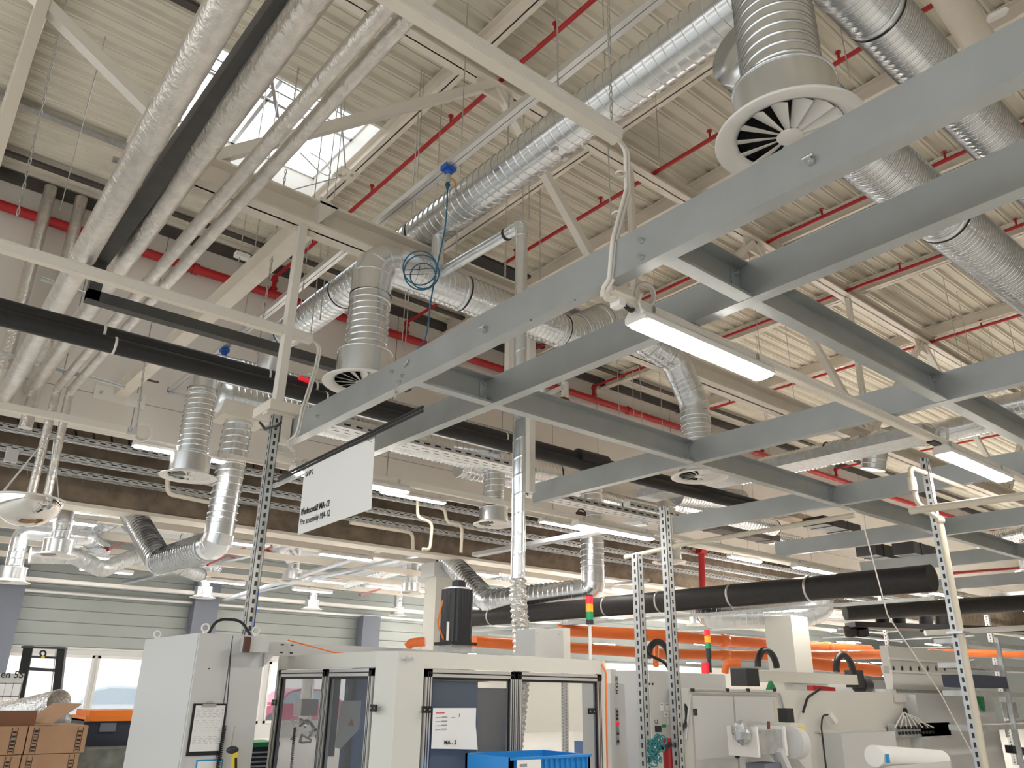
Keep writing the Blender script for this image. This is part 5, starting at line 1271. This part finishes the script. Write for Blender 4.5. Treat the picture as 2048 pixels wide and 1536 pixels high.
# red extinguisher-like column & teal bundle
P = at(1338, 1500, Y=5.0); o = MB().cyl((P.x, 5.0, 0), (P.x, 5.0, at(1338, 1476, Y=5).z), .055, 18).build('red_cylinder', 'red_paint'); tag(o, 'red cylinder standing between the slotted posts', 'cylinder')
tm = MB(); r_ = random.Random(9)
for k in range(26):
    P = at(1312+r_.uniform(-12, 12), 1500+r_.uniform(-26, 26), Y=4.85); tm.tube(circle(P, r_.uniform(.02, .05), 12, (r_.uniform(-1, 1), 1, r_.uniform(-1, 1))), .006, 5, False)
tag(tm.build('hose_tangle', 'teal'), 'tangle of teal hoses hanging on the left slotted post', 'hoses', kind='stuff')
cable([at(1370, 1380, Y=5.3), at(1375, 1440, Y=5.2), at(1350, 1485, Y=5.0), at(1325, 1495, Y=4.9)], .02, 'rubber', 'thick black hose curving down beside electrical cabinet', R=.2)
cable([at(1290, 1290, Y=5.4), at(1298, 1310, Y=5.4), at(1330, 1325, Y=5.3), at(1340, 1342, Y=5.3)], .015, 'rubber', 'black hose sagging between the slotted posts', R=.1)
# large white machine
lm = empty('large_machine', (9, 5.6, 0), 'long off white processing machine along the lower right', 'machine')
yc = 5.2; zt = at(1700, 1383, Y=yc).z
xa = at(1378, 1400, Y=yc).x; xb = at(1462, 1400, Y=yc).x; xc = at(1565, 1400, Y=yc).x; xd = at(1915, 1400, Y=yc).x
mbox((xa, yc, 0), (xd, yc+1.0, zt), 'body', 'machine_warm', lm)
mbox((xa+.03, yc-.02, .3), (xb, yc, zt-.07), 'door', 'machine_grey', lm); mbox((xb+.03, yc-.02, .3), (xc-.02, yc, zt-.07), 'door', 'machine_grey', lm)
m = MB().tube(fillet([at(1372, 1480, Y=yc-.05), at(1382, 1380, Y=yc-.05), at(1560, 1386, Y=yc-.05), at(1568, 1420, Y=yc-.05)], .06, 4), .012, 8); m.build('edge_hose', 'galv_dull', lm)
for px in (1385, 1455, 1496, 1549): P = at(px, 1380, Y=yc-.06); mbox((P.x-.02, P.y-.01, P.z-.015), (P.x+.02, P.y+.01, P.z+.015), 'hose_clip', 'ink', lm)
P = at(1473, 1510, Y=yc-.02); cyl((P.x, P.y-.02, P.z), (P.x, P.y, P.z), .03, 16).build('knob', 'ink', lm)
P = at(1390, 1424, Y=yc-.02); mbox((P.x-.03, P.y-.006, P.z-.03), (P.x+.03, P.y, P.z+.03), 'latch', 'dark_plastic', lm)
P = at(1550, 1400, Y=yc-.022); mbox((P.x-.03, P.y, P.z-.25), (P.x+.04, P.y+.001, P.z), 'stain', 'beige_pipe', lm)
P = at(1640, 1465, Y=yc); Q = at(1760, 1540, Y=yc); mbox((P.x, yc-.25, 0), (Q.x, yc, P.z), 'lower_cabinet', 'machine_grey', lm)
mbox((P.x-.1, yc-.05, P.z), (Q.x+.2, yc, P.z+.02), 'ledge', 'machine_warm', lm)
# crossbar + dark motor on the machine
cbz = empty('crossbar_assembly', at(1600, 1365, Y=6.6), 'cream crossbar with dark motors at both ends on the machine', 'crossbar')
P = at(1505, 1352, Y=6.6); Q = at(1703, 1358, Y=6.6)
MB().box((P.x, 6.5, P.z-.07), (Q.x, 6.75, P.z+.07)).build('beam', 'white_paint', cbz)
MB().box((P.x-.28, 6.5, P.z-.13), (P.x, 6.75, P.z+.09)).build('motor_left', 'dark_plastic', cbz); c = at(1722, 1355, Y=6.6); MB().box((Q.x, 6.5, Q.z-.12), (Q.x+.2, 6.7, Q.z+.13)).cyl((Q.x+.2, 6.6, Q.z-.08), (Q.x+.42, 6.6, Q.z-.08), .13, 24).build('motor_right', 'dark_plastic', cbz)
MB().prism([(P.x+.05, P.z-.17), (P.x+.24, P.z-.17), (P.x+.14, P.z-.06)], 'y', 6.4, 6.45).build('green_wedge', 'green', cbz)
mbox((P.x+.9, 6.55, zt-.1), (Q.x-.8, 6.7, P.z-.07), 'support', 'machine_grey', cbz)
o = MB().bar(at(1620, 1376, Y=5.4), at(1665, 1380, Y=5.4), .08, .06).build('red_valve_block', 'red_paint'); tag(o, 'red valve block with black hoses on machine top', 'valve')
cable([at(1640, 1378, Y=5.15), at(1615, 1395, Y=5.12), at(1606, 1425, Y=5.12)], .014, 'rubber', 'black hose curling down from the red valve block', R=.15)
# hopper
yh = 5.6
hp1 = empty('hopper', at(1850, 1390, Y=yh), 'white sheet metal hopper hood with seven round holes', 'hopper')
A = at(1775, 1291, Y=yh); B = at(1903, 1296, Y=yh); z1_ = at(1780, 1343, Y=yh).z; z2_ = at(1780, 1378, Y=yh).z; 
MB().box((A.x, yh, z1_), (B.x+.1, yh+.12, A.z)).build('upper_box', 'machine_warm', hp1)
MB().box((A.x-.03, yh-.02, at(1780, 1319, Y=yh).z), (B.x+.12, yh, at(1780, 1314, Y=yh).z)).box((A.x-.03, yh-.02, z1_-.01), (B.x+.14, yh+.02, z1_+.02)).build('rim', 'lamp_white', hp1)
MB().add([(A.x+.02, yh, z1_), (B.x+.12, yh, z1_), (B.x+.12, yh+.14, z1_), (A.x+.02, yh+.14, z1_), (A.x+.02, yh+.02, z2_), (B.x-.35, yh+.02, z2_), (B.x-.35, yh+.12, z2_), (A.x+.02, yh+.12, z2_)], [(0,1,5,4), (1,2,6,5), (2,3,7,6), (3,0,4,7), (4,5,6,7), (0,3,2,1)]).build('funnel', 'lamp_white', hp1)
for k in range(7):
    P = at(1787+17*k, 1337, Y=yh-.001); MB().lathe(P, [(.030, .0), (.042, -.008), (.046, 0)], 14, (0,1,0)).build('hole_rim', 'galv_dull', hp1); cyl((P.x, yh-.003, P.z), (P.x, yh, P.z), .029, 12).build('hole', 'ink', hp1)
MB().box((A.x+.05, yh, z2_-.07), (B.x-.2, yh+.3, z2_)).build('grille', 'galv_dull', hp1)
P = at(1778, 1340, Y=yh-.05); mbox((P.x-.12, yh-.04, P.z-.04), (P.x+.02, yh, P.z+.05), 'side_plate', 'machine_warm', hp1)
# grille on machine
P = at(1790, 1388, Y=yc-.03); Q = at(1884, 1405, Y=yc-.03); gm = MB()
k = 0; x = P.x
while x < Q.x: gm.box((x, yc-.035, Q.z), (x+.012, yc-.03, P.z)); x += .03
gm.box((P.x, yc-.03, Q.z), (Q.x, yc-.005, P.z)); tag(gm.build('ribbed_panel', 'paper_tint'), 'ribbed translucent panel right under the hopper', 'panel')
# valve manifold
vm_ = empty('valve_manifold', at(1850, 1450, Y=yc-.1), 'pneumatic valve manifold with white tubes on the machine face', 'valve manifold')
P = at(1782, 1447, Y=yc-.1); Q = at(1895, 1470, Y=yc-.1)
MB().box((P.x, yc-.15, Q.z), (Q.x, yc-.05, P.z)).build('block', 'galv_dull', vm_)
m = MB()
for i in range(11):
    for j in range(2): cyl((P.x+.06+.09*i, yc-.17, Q.z+.05+.06*j), (P.x+.06+.09*i, yc-.15, Q.z+.05+.06*j), .02, 8).build('port', 'ink', vm_)
r_ = random.Random(4)
for k in range(8):
    MB().tube(fillet([at(1808+r_.uniform(-3, 3), 1425, Y=yc-.04), at(1800+6*k, 1438+r_.uniform(-3, 6), Y=yc-.2), at(1790+11*k, 1455, Y=yc-.16)], .08, 4), .009, 6).build('tube', 'white_cable', vm_)
MB().cyl((at(1809, 1424, Y=yc).x, yc-.02, at(1809, 1424, Y=yc).z), (at(1809, 1424, Y=yc).x, yc+.0, at(1809, 1424, Y=yc).z), .05, 18).build('cable_gland', 'ink', vm_)
P = at(1872, 1427, Y=yc-.05); mbox((P.x-.25, yc-.012, P.z-.02), (P.x+.2, yc-.0, P.z+.045), 'cable_slot', 'ink_grey', vm_); mbox((P.x-.2, yc-.1, P.z-.02), (P.x-.02, yc-.06, P.z+.04), 'orange_plug', 'orange_plastic', vm_); mbox((P.x, yc-.11, P.z-.03), (P.x+.18, yc-.06, P.z+.05), 'grey_plug', 'galv_dull', vm_)
# white paper roll
a = at(1748, 1512, Y=4.3); b = at(1882, 1520, Y=4.3)
rl = empty('paper_roll', (a+b)/2, 'white paper roll at the bottom right before the machine', 'roll')
MB().cyl(a, b, .10, 32).build('roll', 'paper', rl); MB().cyl(b, b+Vector((.01, 0, 0)), .085, 24).build('end_disc', 'ink_grey', rl)
MB().box((a.x, 4.2, a.z-.4), (b.x, 4.21, a.z-.09)).build('hanging_sheet', 'machine_grey', rl)
P = at(1775, 1515, Y=4.18); MB().box((P.x-.02, 4.17, P.z-.05), (P.x+.02, 4.19, P.z+.03)).build('blue_clip', 'print_blue', rl)
# vertical brown pipe in front of roll
# grinding head assembly
gh = empty('grinder_head', at(1530, 1480, Y=4.7), 'tilted dirty grinding head with cream cover on machine front', 'machine head')
yk = 4.7
P = at(1495, 1460, Y=yk); Q = at(1550, 1505, Y=yk)
MB().box((P.x, yk-.1, Q.z), (Q.x, yk+.2, P.z)).build('wheel_housing', 'galv_dull', gh)
MB().box((P.x-.04, yk-.12, Q.z-.02), (P.x-.01, yk+.2, P.z+.03)).build('band', 'lamp_white', gh); MB().box((Q.x-.01, yk-.12, Q.z-.02), (Q.x+.03, yk+.2, P.z+.03)).build('band', 'lamp_white', gh)
R1 = at(1482, 1465, Y=yk); pw = MB().ball(R1, .085, 12, (.8, 1, 1.1)); r_ = random.Random(2); pw.v = [tuple(c_+r_.uniform(-.018, .018) for c_ in v_) for v_ in pw.v]; pw.sm = [False]*len(pw.sm); pw.build('plastic_wrap', 'galv_dull', gh)
P = at(1588, 1455, Y=yk); MB().box((P.x-.14, yk-.05, at(1588, 1485, Y=yk).z), (P.x+.12, yk+.4, at(1588, 1445, Y=yk).z)).build('cover', 'machine_warm', gh)
MB().cyl((P.x-.28, yk-.12, P.z-.12), (P.x-.16, yk-.12, P.z-.13), .14, 24).build('drum', 'machine_grey', gh)
MB().box((P.x-.09, yk-.055, P.z-.03), (P.x-.02, yk-.05, P.z+.01)).box((P.x+.01, yk-.055, P.z-.03), (P.x+.09, yk-.05, P.z+.01)).build('warning_label', 'yellow', gh)
MB().prism([(P.x-.16, P.z-.14), (P.x+.25, P.z-.10), (P.x+.25, P.z-.45), (P.x+.1, P.z-.35)], 'y', yk, yk+.3).build('bracket', 'machine_grey', gh)
MB().bar(at(1555, 1500, Y=yk-.1), at(1580, 1560, Y=yk-.1), .10, .06).build('arm', 'machine_grey', gh)
Q = at(1580, 1432, Y=yk); MB().box((Q.x-.05, yk, Q.z-.07), (Q.x+.07, yk+.1, Q.z+.07)).build('sensor_block', 'ink', gh)
MB().cyl(at(1537, 1458, Y=yk), at(1537, 1443, Y=yk), .014, 8).build('pin', 'rust', gh)
Q = at(1530, 1530, Y=yk); MB().box((Q.x-.16, yk-.1, Q.z-.1), (Q.x+.12, yk+.1, Q.z+.02)).build('tray_panel', 'slate_blue', gh)
cs = empty('camera_sensor', at(1664, 1435, Y=yc-.1), 'small white sensor with black lead on the machine face', 'sensor')
c = at(1664, 1435, Y=yc-.1); MB().bar(c+Vector((-.07, 0, .04)), c+Vector((.05, 0, -.05)), .06, .06).build('body', 'lamp_white', cs); MB().tube(fillet([c+Vector((-.08, 0, .03)), c+Vector((-.2, 0, .02)), c+Vector((-.25, 0, -.1)), c+Vector((-.25, 0, -.6))], .08, 4), .01, 6).build('lead', 'ink', cs)

# shelving right edge
sh = empty('steel_shelving', at(2000, 1450, Y=4.2), 'grey steel shelf racking at the right picture edge', 'shelf rack')
ys = 4.4; xL = at(1935, 1400, Y=ys).x
for py in (1290, 1335, 1388, 1455):
    z = at(1990, py, Y=ys).z; MB().box((xL, ys, z-.03), (xL+2.6, ys+.28, z+.03)).build('shelf', 'galv_dull', sh)
for dx in (0, 1.3, 2.6): MB().box((xL+dx-.02, ys-.02, 0), (xL+dx+.03, ys+.03, at(1990, 1275, Y=ys).z)).build('upright', 'galv_dull', sh)
o = box((xL+.1, ys-.02, at(1990, 1376, Y=ys).z), (xL+1.3, ys+.3, at(1990, 1352, Y=ys).z)).build('navy_crate', 'navy'); tag(o, 'flat dark navy crate on the right racking', 'crate')
wm = empty('white_unit', (xL+.8, 4.9, 0), 'white machine unit with green leaf shaped guard behind racking', 'machine')
MB().box((xL+.05, 5.05, 0), (xL+2.5, 5.6, at(1990, 1392, Y=4.9).z)).build('body', 'machine_grey', wm)
P = at(1968, 1405, Y=4.98); MB().prism([(P.x-.08, P.z+.12), (P.x+.08, P.z+.10), (P.x+.06, P.z-.12), (P.x+.0, P.z-.08)], 'y', 5.0, 5.04).build('green_guard', 'green', wm)
P = at(2015, 1400, Y=4.98); MB().box((P.x-.15, 4.98, P.z-.03), (P.x+.12, 5.04, P.z+.05)).build('white_cover', 'paper', wm); MB().box((P.x-.1, 4.98, P.z-.25), (P.x+.3, 5.04, P.z-.03)).build('opening', 'galv_dull', wm)
MB().tube(fillet([(P.x-.35, 4.95, P.z-.5), (P.x-.35, 4.95, P.z-.3), (P.x+.6, 4.95, P.z-.3)], .05, 4), .02, 8).build('guard_rail', 'galv_dull', wm)
o = MB().bar(at(2018, 1498, Y=4.9), at(2060, 1505, Y=4.9), .1, .1).build('black_bar', 'rubber'); tag(o, 'black grip at right edge in front of the white unit', 'handle')

# orange pipes
def opipe(pts, r, label):
    o = empty('orange_pipe', Vector(pts[0]), label, 'pipe', 'orange plastic pipes')
    MB().tube(fillet(pts, r*2, 4), r, 20).build('pipe', 'orange_pvc', o)
    n = 0
    for a, b in zip(pts, pts[1:]):
        a, b = Vector(a), Vector(b); k = int((b-a).length/2.2)
        for i in range(1, k+1): c = a.lerp(b, i/(k+1)); MB().lathe(c, [(r, -.1), (r*1.13, -.09), (r*1.13, .09), (r, .1)], 20, b-a).build('socket', 'orange_pvc', o)
opipe([at(948, 1283, D=13), at(1150, 1296, D=14), at(1330, 1308, D=15), at(1560, 1312, D=16), at(1800, 1308, D=17.5), at(1930, 1306, D=19), at(2060, 1309, D=20)], .095, 'long orange pipe level behind enclosure and machines, lower of two')
opipe([at(1115, 1260, D=16), at(1330, 1272, D=16), at(1560, 1290, D=17), at(1740, 1300, D=19)], .115, 'upper orange pipe behind slotted posts, with branches')
opipe([at(815, 1293, D=15.5), at(822, 1286, D=15.5), at(850, 1283, D=15.5)], .09, 'short orange pipe bend left of the cream column')
opipe([at(1570, 1322, D=15), at(1760, 1342, D=15)], .11, 'lowest orange pipe right of the cream column')
opipe([at(1450, 1345, D=11), at(1452, 1327, D=11), at(1480, 1326, D=11)], .05, 'small orange elbow pipe on machine top')
opipe([at(1312, 1330, D=13), at(1312, 1280, D=13.5)], .05, 'thin vertical orange pipe behind slotted posts')
for px, py, t in ((1318, 1318, 'behind slotted posts'), (1535, 1335, 'left of the crossbar column'), (1690, 1345, 'at the crossbar right end')):
    c = at(px, py, D=12); pth = [c + Vector((.25*math.cos(t_), 0, .25*math.sin(t_))) for t_ in [PI*k/10 for k in range(11)]]
    o = MB().tube(pth, .05, 10).build('cable_chain', 'rubber'); tag(o, 'black arched drag chain ' + t, 'drag chain', 'black drag chains')
# second signal tower far
T = at(1420, 1345, D=10)
s2 = empty('signal_tower', T, 'slim dark signal tower on the machines beyond the posts', 'signal light')
zt2 = at(1418, 1256, D=10).z
MB().cyl(T, (T.x, T.y, zt2-.32), .025, 10).cyl((T.x, T.y, zt2-.36), (T.x, T.y, zt2-.24), .034, 12).build('pole', 'dark_plastic', s2)
for k, mt in enumerate(('green_lens', 'amber', 'red_lens')): MB().cyl((T.x, T.y, zt2-.24+.08*k), (T.x, T.y, zt2-.17+.08*k), .04, 14).build('lens', mt, s2)
P = at(1411, 1342, D=10); o = MB().cyl((P.x, P.y, P.z-.06), (P.x, P.y, P.z+.10), .05, 14).build('beacon', 'red_lens'); tag(o, 'small red beacon left of the slim signal tower', 'beacon')
# white machine block beyond posts
# black pipework dense mass right
a, b = at(1700, 1250, D=16), at(2060, 1262, D=16)
o = MB().bar(a, b, .5, .1).build('black_tray', 'rubber'); tag(o, 'black cable tray over the hopper at right', 'cable tray')
for k, (px, py0, py1) in enumerate(((1762, 1210, 1245), (1795, 1210, 1245), (1850, 1220, 1262), (1882, 1220, 1262), (1700, 1255, 1270), (1722, 1255, 1270))):
    A_, B_ = at(px, py0, D=16), at(px+3, py1, D=16); o = MB().cyl(A_, B_, .13, 16).build('black_stub_pipe', 'black_foam'); tag(o, 'black vertical pipe stub above the hopper, number %s from left' % ['three', 'four', 'five', 'six', 'one', 'two'][k], 'pipe', 'black pipe stubs')
o = MB().cyl(at(1690, 1225, D=15), at(2060, 1205, D=15), .15, 20).build('black_collector', 'black_foam'); tag(o, 'big black collector pipe above the stubs at right', 'pipe')
o = MB().cyl(at(1850, 1266, D=13), at(2060, 1255, D=13), .045, 10).build('white_pipe', 'lamp_white'); tag(o, 'thin white pipe passing behind the right slotted post', 'pipe')
# thin cord to hopper
cable([at(1700, 1018, Y=3.9), at(1722, 1032, Y=3.95), at(1775, 1230, Y=4.2), at(1880, 1385, Y=4.3), at(1960, 1536, Y=4.4)], .007, 'white_cable', 'long thin white cord sagging from beams past the hopper', R=.1)
# ducts/trays crossing above right machines: pale rectangular ducts
for k, (a, b, Ya, w_, h_, t, mt) in enumerate((((1340, 985), (1860, 920), 9.4, .5, .14, 'flat', 'bar_slots'), ((1250, 1010), (1400, 1040), 9, .25, .1, 'slotted grey tray right of the spiral pipe', 'bar_slots'), ((660, 850), (1060, 930), 8.6, .3, .08, 'pale slotted tray behind the sign', 'bar_slots'), ((1060, 985), (1330, 1040), 8.4, .3, .08, 'pale tray with slots under the third beam', 'bar_slots'), ((1300, 830), (1600, 1000), 12.9, .2, .25, 'cream wall girder right of far elbow', 'cream_paint'))):
    if k in (0, 4): continue
    A_ = at(*a, Y=Ya); B_ = Vector((at(*b, Y=Ya).x, Ya, A_.z)); o = MB().bar(A_, B_, w_, h_).build('flat_duct' if k == 0 else 'cable_tray', mt); tag(o, t, 'duct' if k == 0 else 'cable tray')
A_ = at(1290, 1000, X=10.6); B_ = at(1870, 900, X=10.6); o = MB().box((10.35, B_.y, A_.z), (10.85, A_.y, A_.z+.14)).build('flat_duct', 'galv_dull'); tag(o, 'wide flat grey duct seen between fourth and fifth long beams', 'duct')
# lagged water pipes behind second beam
lw = empty('lagged_pipework', at(1130, 790, Y=8.5), 'short lagged pipes with brown torn joint behind the cross beam', 'pipe')
MB().tube(fillet([at(1070, 800, Y=8.5), at(1130, 772, Y=8.5)], .05), .04, 10).cyl(at(1130, 765, Y=8.5), at(1130, 795, Y=8.5), .06, 14).cyl(at(1086, 780, Y=8.5), at(1086, 800, Y=8.5), .05, 14).build('white_lagging', 'paper', lw)
MB().ball(at(1128, 802, Y=8.4), .09, 10, (1.2, 1, .7)).build('torn_joint', 'rust', lw); MB().cyl(at(1148, 818, Y=8.4), at(1180, 820, Y=8.4), .04, 12).build('valve_stub', 'steel', lw)
# black hatch on roof
P = at(985, 530, Y=9.5); o = MB().box((P.x-.5, 9.4, P.z-.0), (P.x+.8, 10.4, P.z+.05)).build('roof_fan_box', 'rubber'); tag(o, 'black box under the roof behind thin pipe elbow', 'vent box')
# cylindrical cream column at top right
o = MB().cyl(at(1880, -40, D=8.2), at(1985, 130, D=9), .17, 20).build('cream_pipe', 'cream_paint'); tag(o, 'cream round tube under the roof in the top right corner', 'pipe')
o = MB().bar(at(1978, 38, D=5), at(2012, 22, D=5), .05, .03).build('rail_clip', 'lamp_white'); tag(o, 'small white clip above the first beam, top right corner', 'bracket')
# dense distant conduits of low hall
r_ = random.Random(11)
dm = MB()
for k in range(60):
    x = r_.uniform(14, 45); y = r_.uniform(14.5, 22); z = r_.uniform(3.0, 4.6); L = r_.uniform(1.5, 6)
    if r_.random() < .5: dm.bar((x, y, z), (x+L, y, z), r_.uniform(.04, .16), r_.uniform(.03, .08))
    else: dm.bar((x, y, z), (x, y+L*.5, z), r_.uniform(.04, .16), r_.uniform(.03, .08))
tag(dm.build('distant_trays', 'galv_dull'), 'maze of distant trays and conduits under low hall roof', 'trays', kind='stuff')
dm = MB()
for k in range(50):
    x = r_.uniform(16, 50); y = r_.uniform(6, 26); z = r_.uniform(2.6, 4.2); dm.box((x, y, z), (x+1.2, y+.12, z+.03))
tag(dm.build('distant_lights', 'lamp_glow'), 'many tiny strip lights far away under the roof', 'lights', kind='stuff')

# overhead clutter between the far platform beams
def slab(a, b, Ya, h, d, name, mt, label, cat, side=None):
    A_ = at(*a, Y=Ya); B_ = at(*b, Y=Ya); z_ = (A_.z+B_.z)/2
    o = MB().box((A_.x, Ya, z_-h/2), (B_.x, Ya+d, z_+h/2)); 
    for k in range(int((B_.x-A_.x)/.8)): o.box((A_.x+.8*k+.38, Ya-.012, z_-h/2-.012), (A_.x+.8*k+.41, Ya+d+.012, z_+h/2+.012))
    o = o.build(name, mt); return tag(o, label, cat)
slab((1752, 1100), (1800, 1105), 9.0, .30, .5, 'black_duct_box', 'rubber', 'black box between far platform beams, left of the two', 'duct')
slab((1828, 1098), (1872, 1102), 8.2, .28, .5, 'black_duct_box', 'rubber', 'black box between far platform beams, beside cream pipe post', 'duct')
slab((1650, 1052), (1720, 1046), 10.2, .22, .6, 'black_duct_box', 'rubber', 'black box behind the fourth long beam end', 'duct')
slab((1700, 1160), (1880, 1180), 11.5, .10, .5, 'flat_tray', 'galv_dull', 'flat grey tray above the far black pipe', 'cable tray')
slab((1500, 1020), (1680, 1040), 11.8, .16, .5, 'flat_tray', 'concrete', 'brown service channel behind the fourth long beam', 'channel')
slab((1420, 1052), (1560, 1072), 12.4, .18, .5, 'flat_tray', 'dark_conc', 'dark service channel right of slotted posts', 'channel')
slab((1880, 1190), (2040, 1205), 9.5, .14, .5, 'flat_tray', 'dark_conc', 'dark service channel at right edge above shelving', 'channel')
for k, (px, py) in enumerate(((1812, 1150), (1824, 1152), (1836, 1154))):
    P = at(px, py+6, Y=9.2); o = empty('red_valve', P, 'red valve in a row of three above the far light track, %s' % ['left one', 'middle one', 'right one'][k], 'valve', 'three red valves')
    MB().cyl((P.x, P.y, P.z-.06), (P.x, P.y, P.z+.12), .055, 14).build('body', 'red_paint', o); MB().cyl((P.x, P.y, P.z+.12), (P.x, P.y, P.z+.15), .075, 14).build('flange', 'red_paint', o); MB().cyl((P.x, P.y-.09, P.z), (P.x, P.y+.09, P.z), .035, 12).build('stub', 'red_paint', o)
ductrun('spiral duct glimpsed between right beams above red pipe', [at(1960, 1085, Y=7.5), at(2000, 1078, Y=7.0), at(2060, 1062, Y=6.2)], .20, .3, 3, seg=24, pitch=.08)
ductrun('spiral duct at right edge above the second cross row', [at(1985, 818, X=13), at(2070, 800, X=13)], .17, .3, 3, seg=24, pitch=.08)
ductrun('grey duct behind the end plate of fourth long beam', [at(1350, 990, Y=11.0), at(1480, 1000, Y=11.0)], .24, .3, 3, seg=24, pitch=.10, mt='galv_dull', capmt='galv_dull')
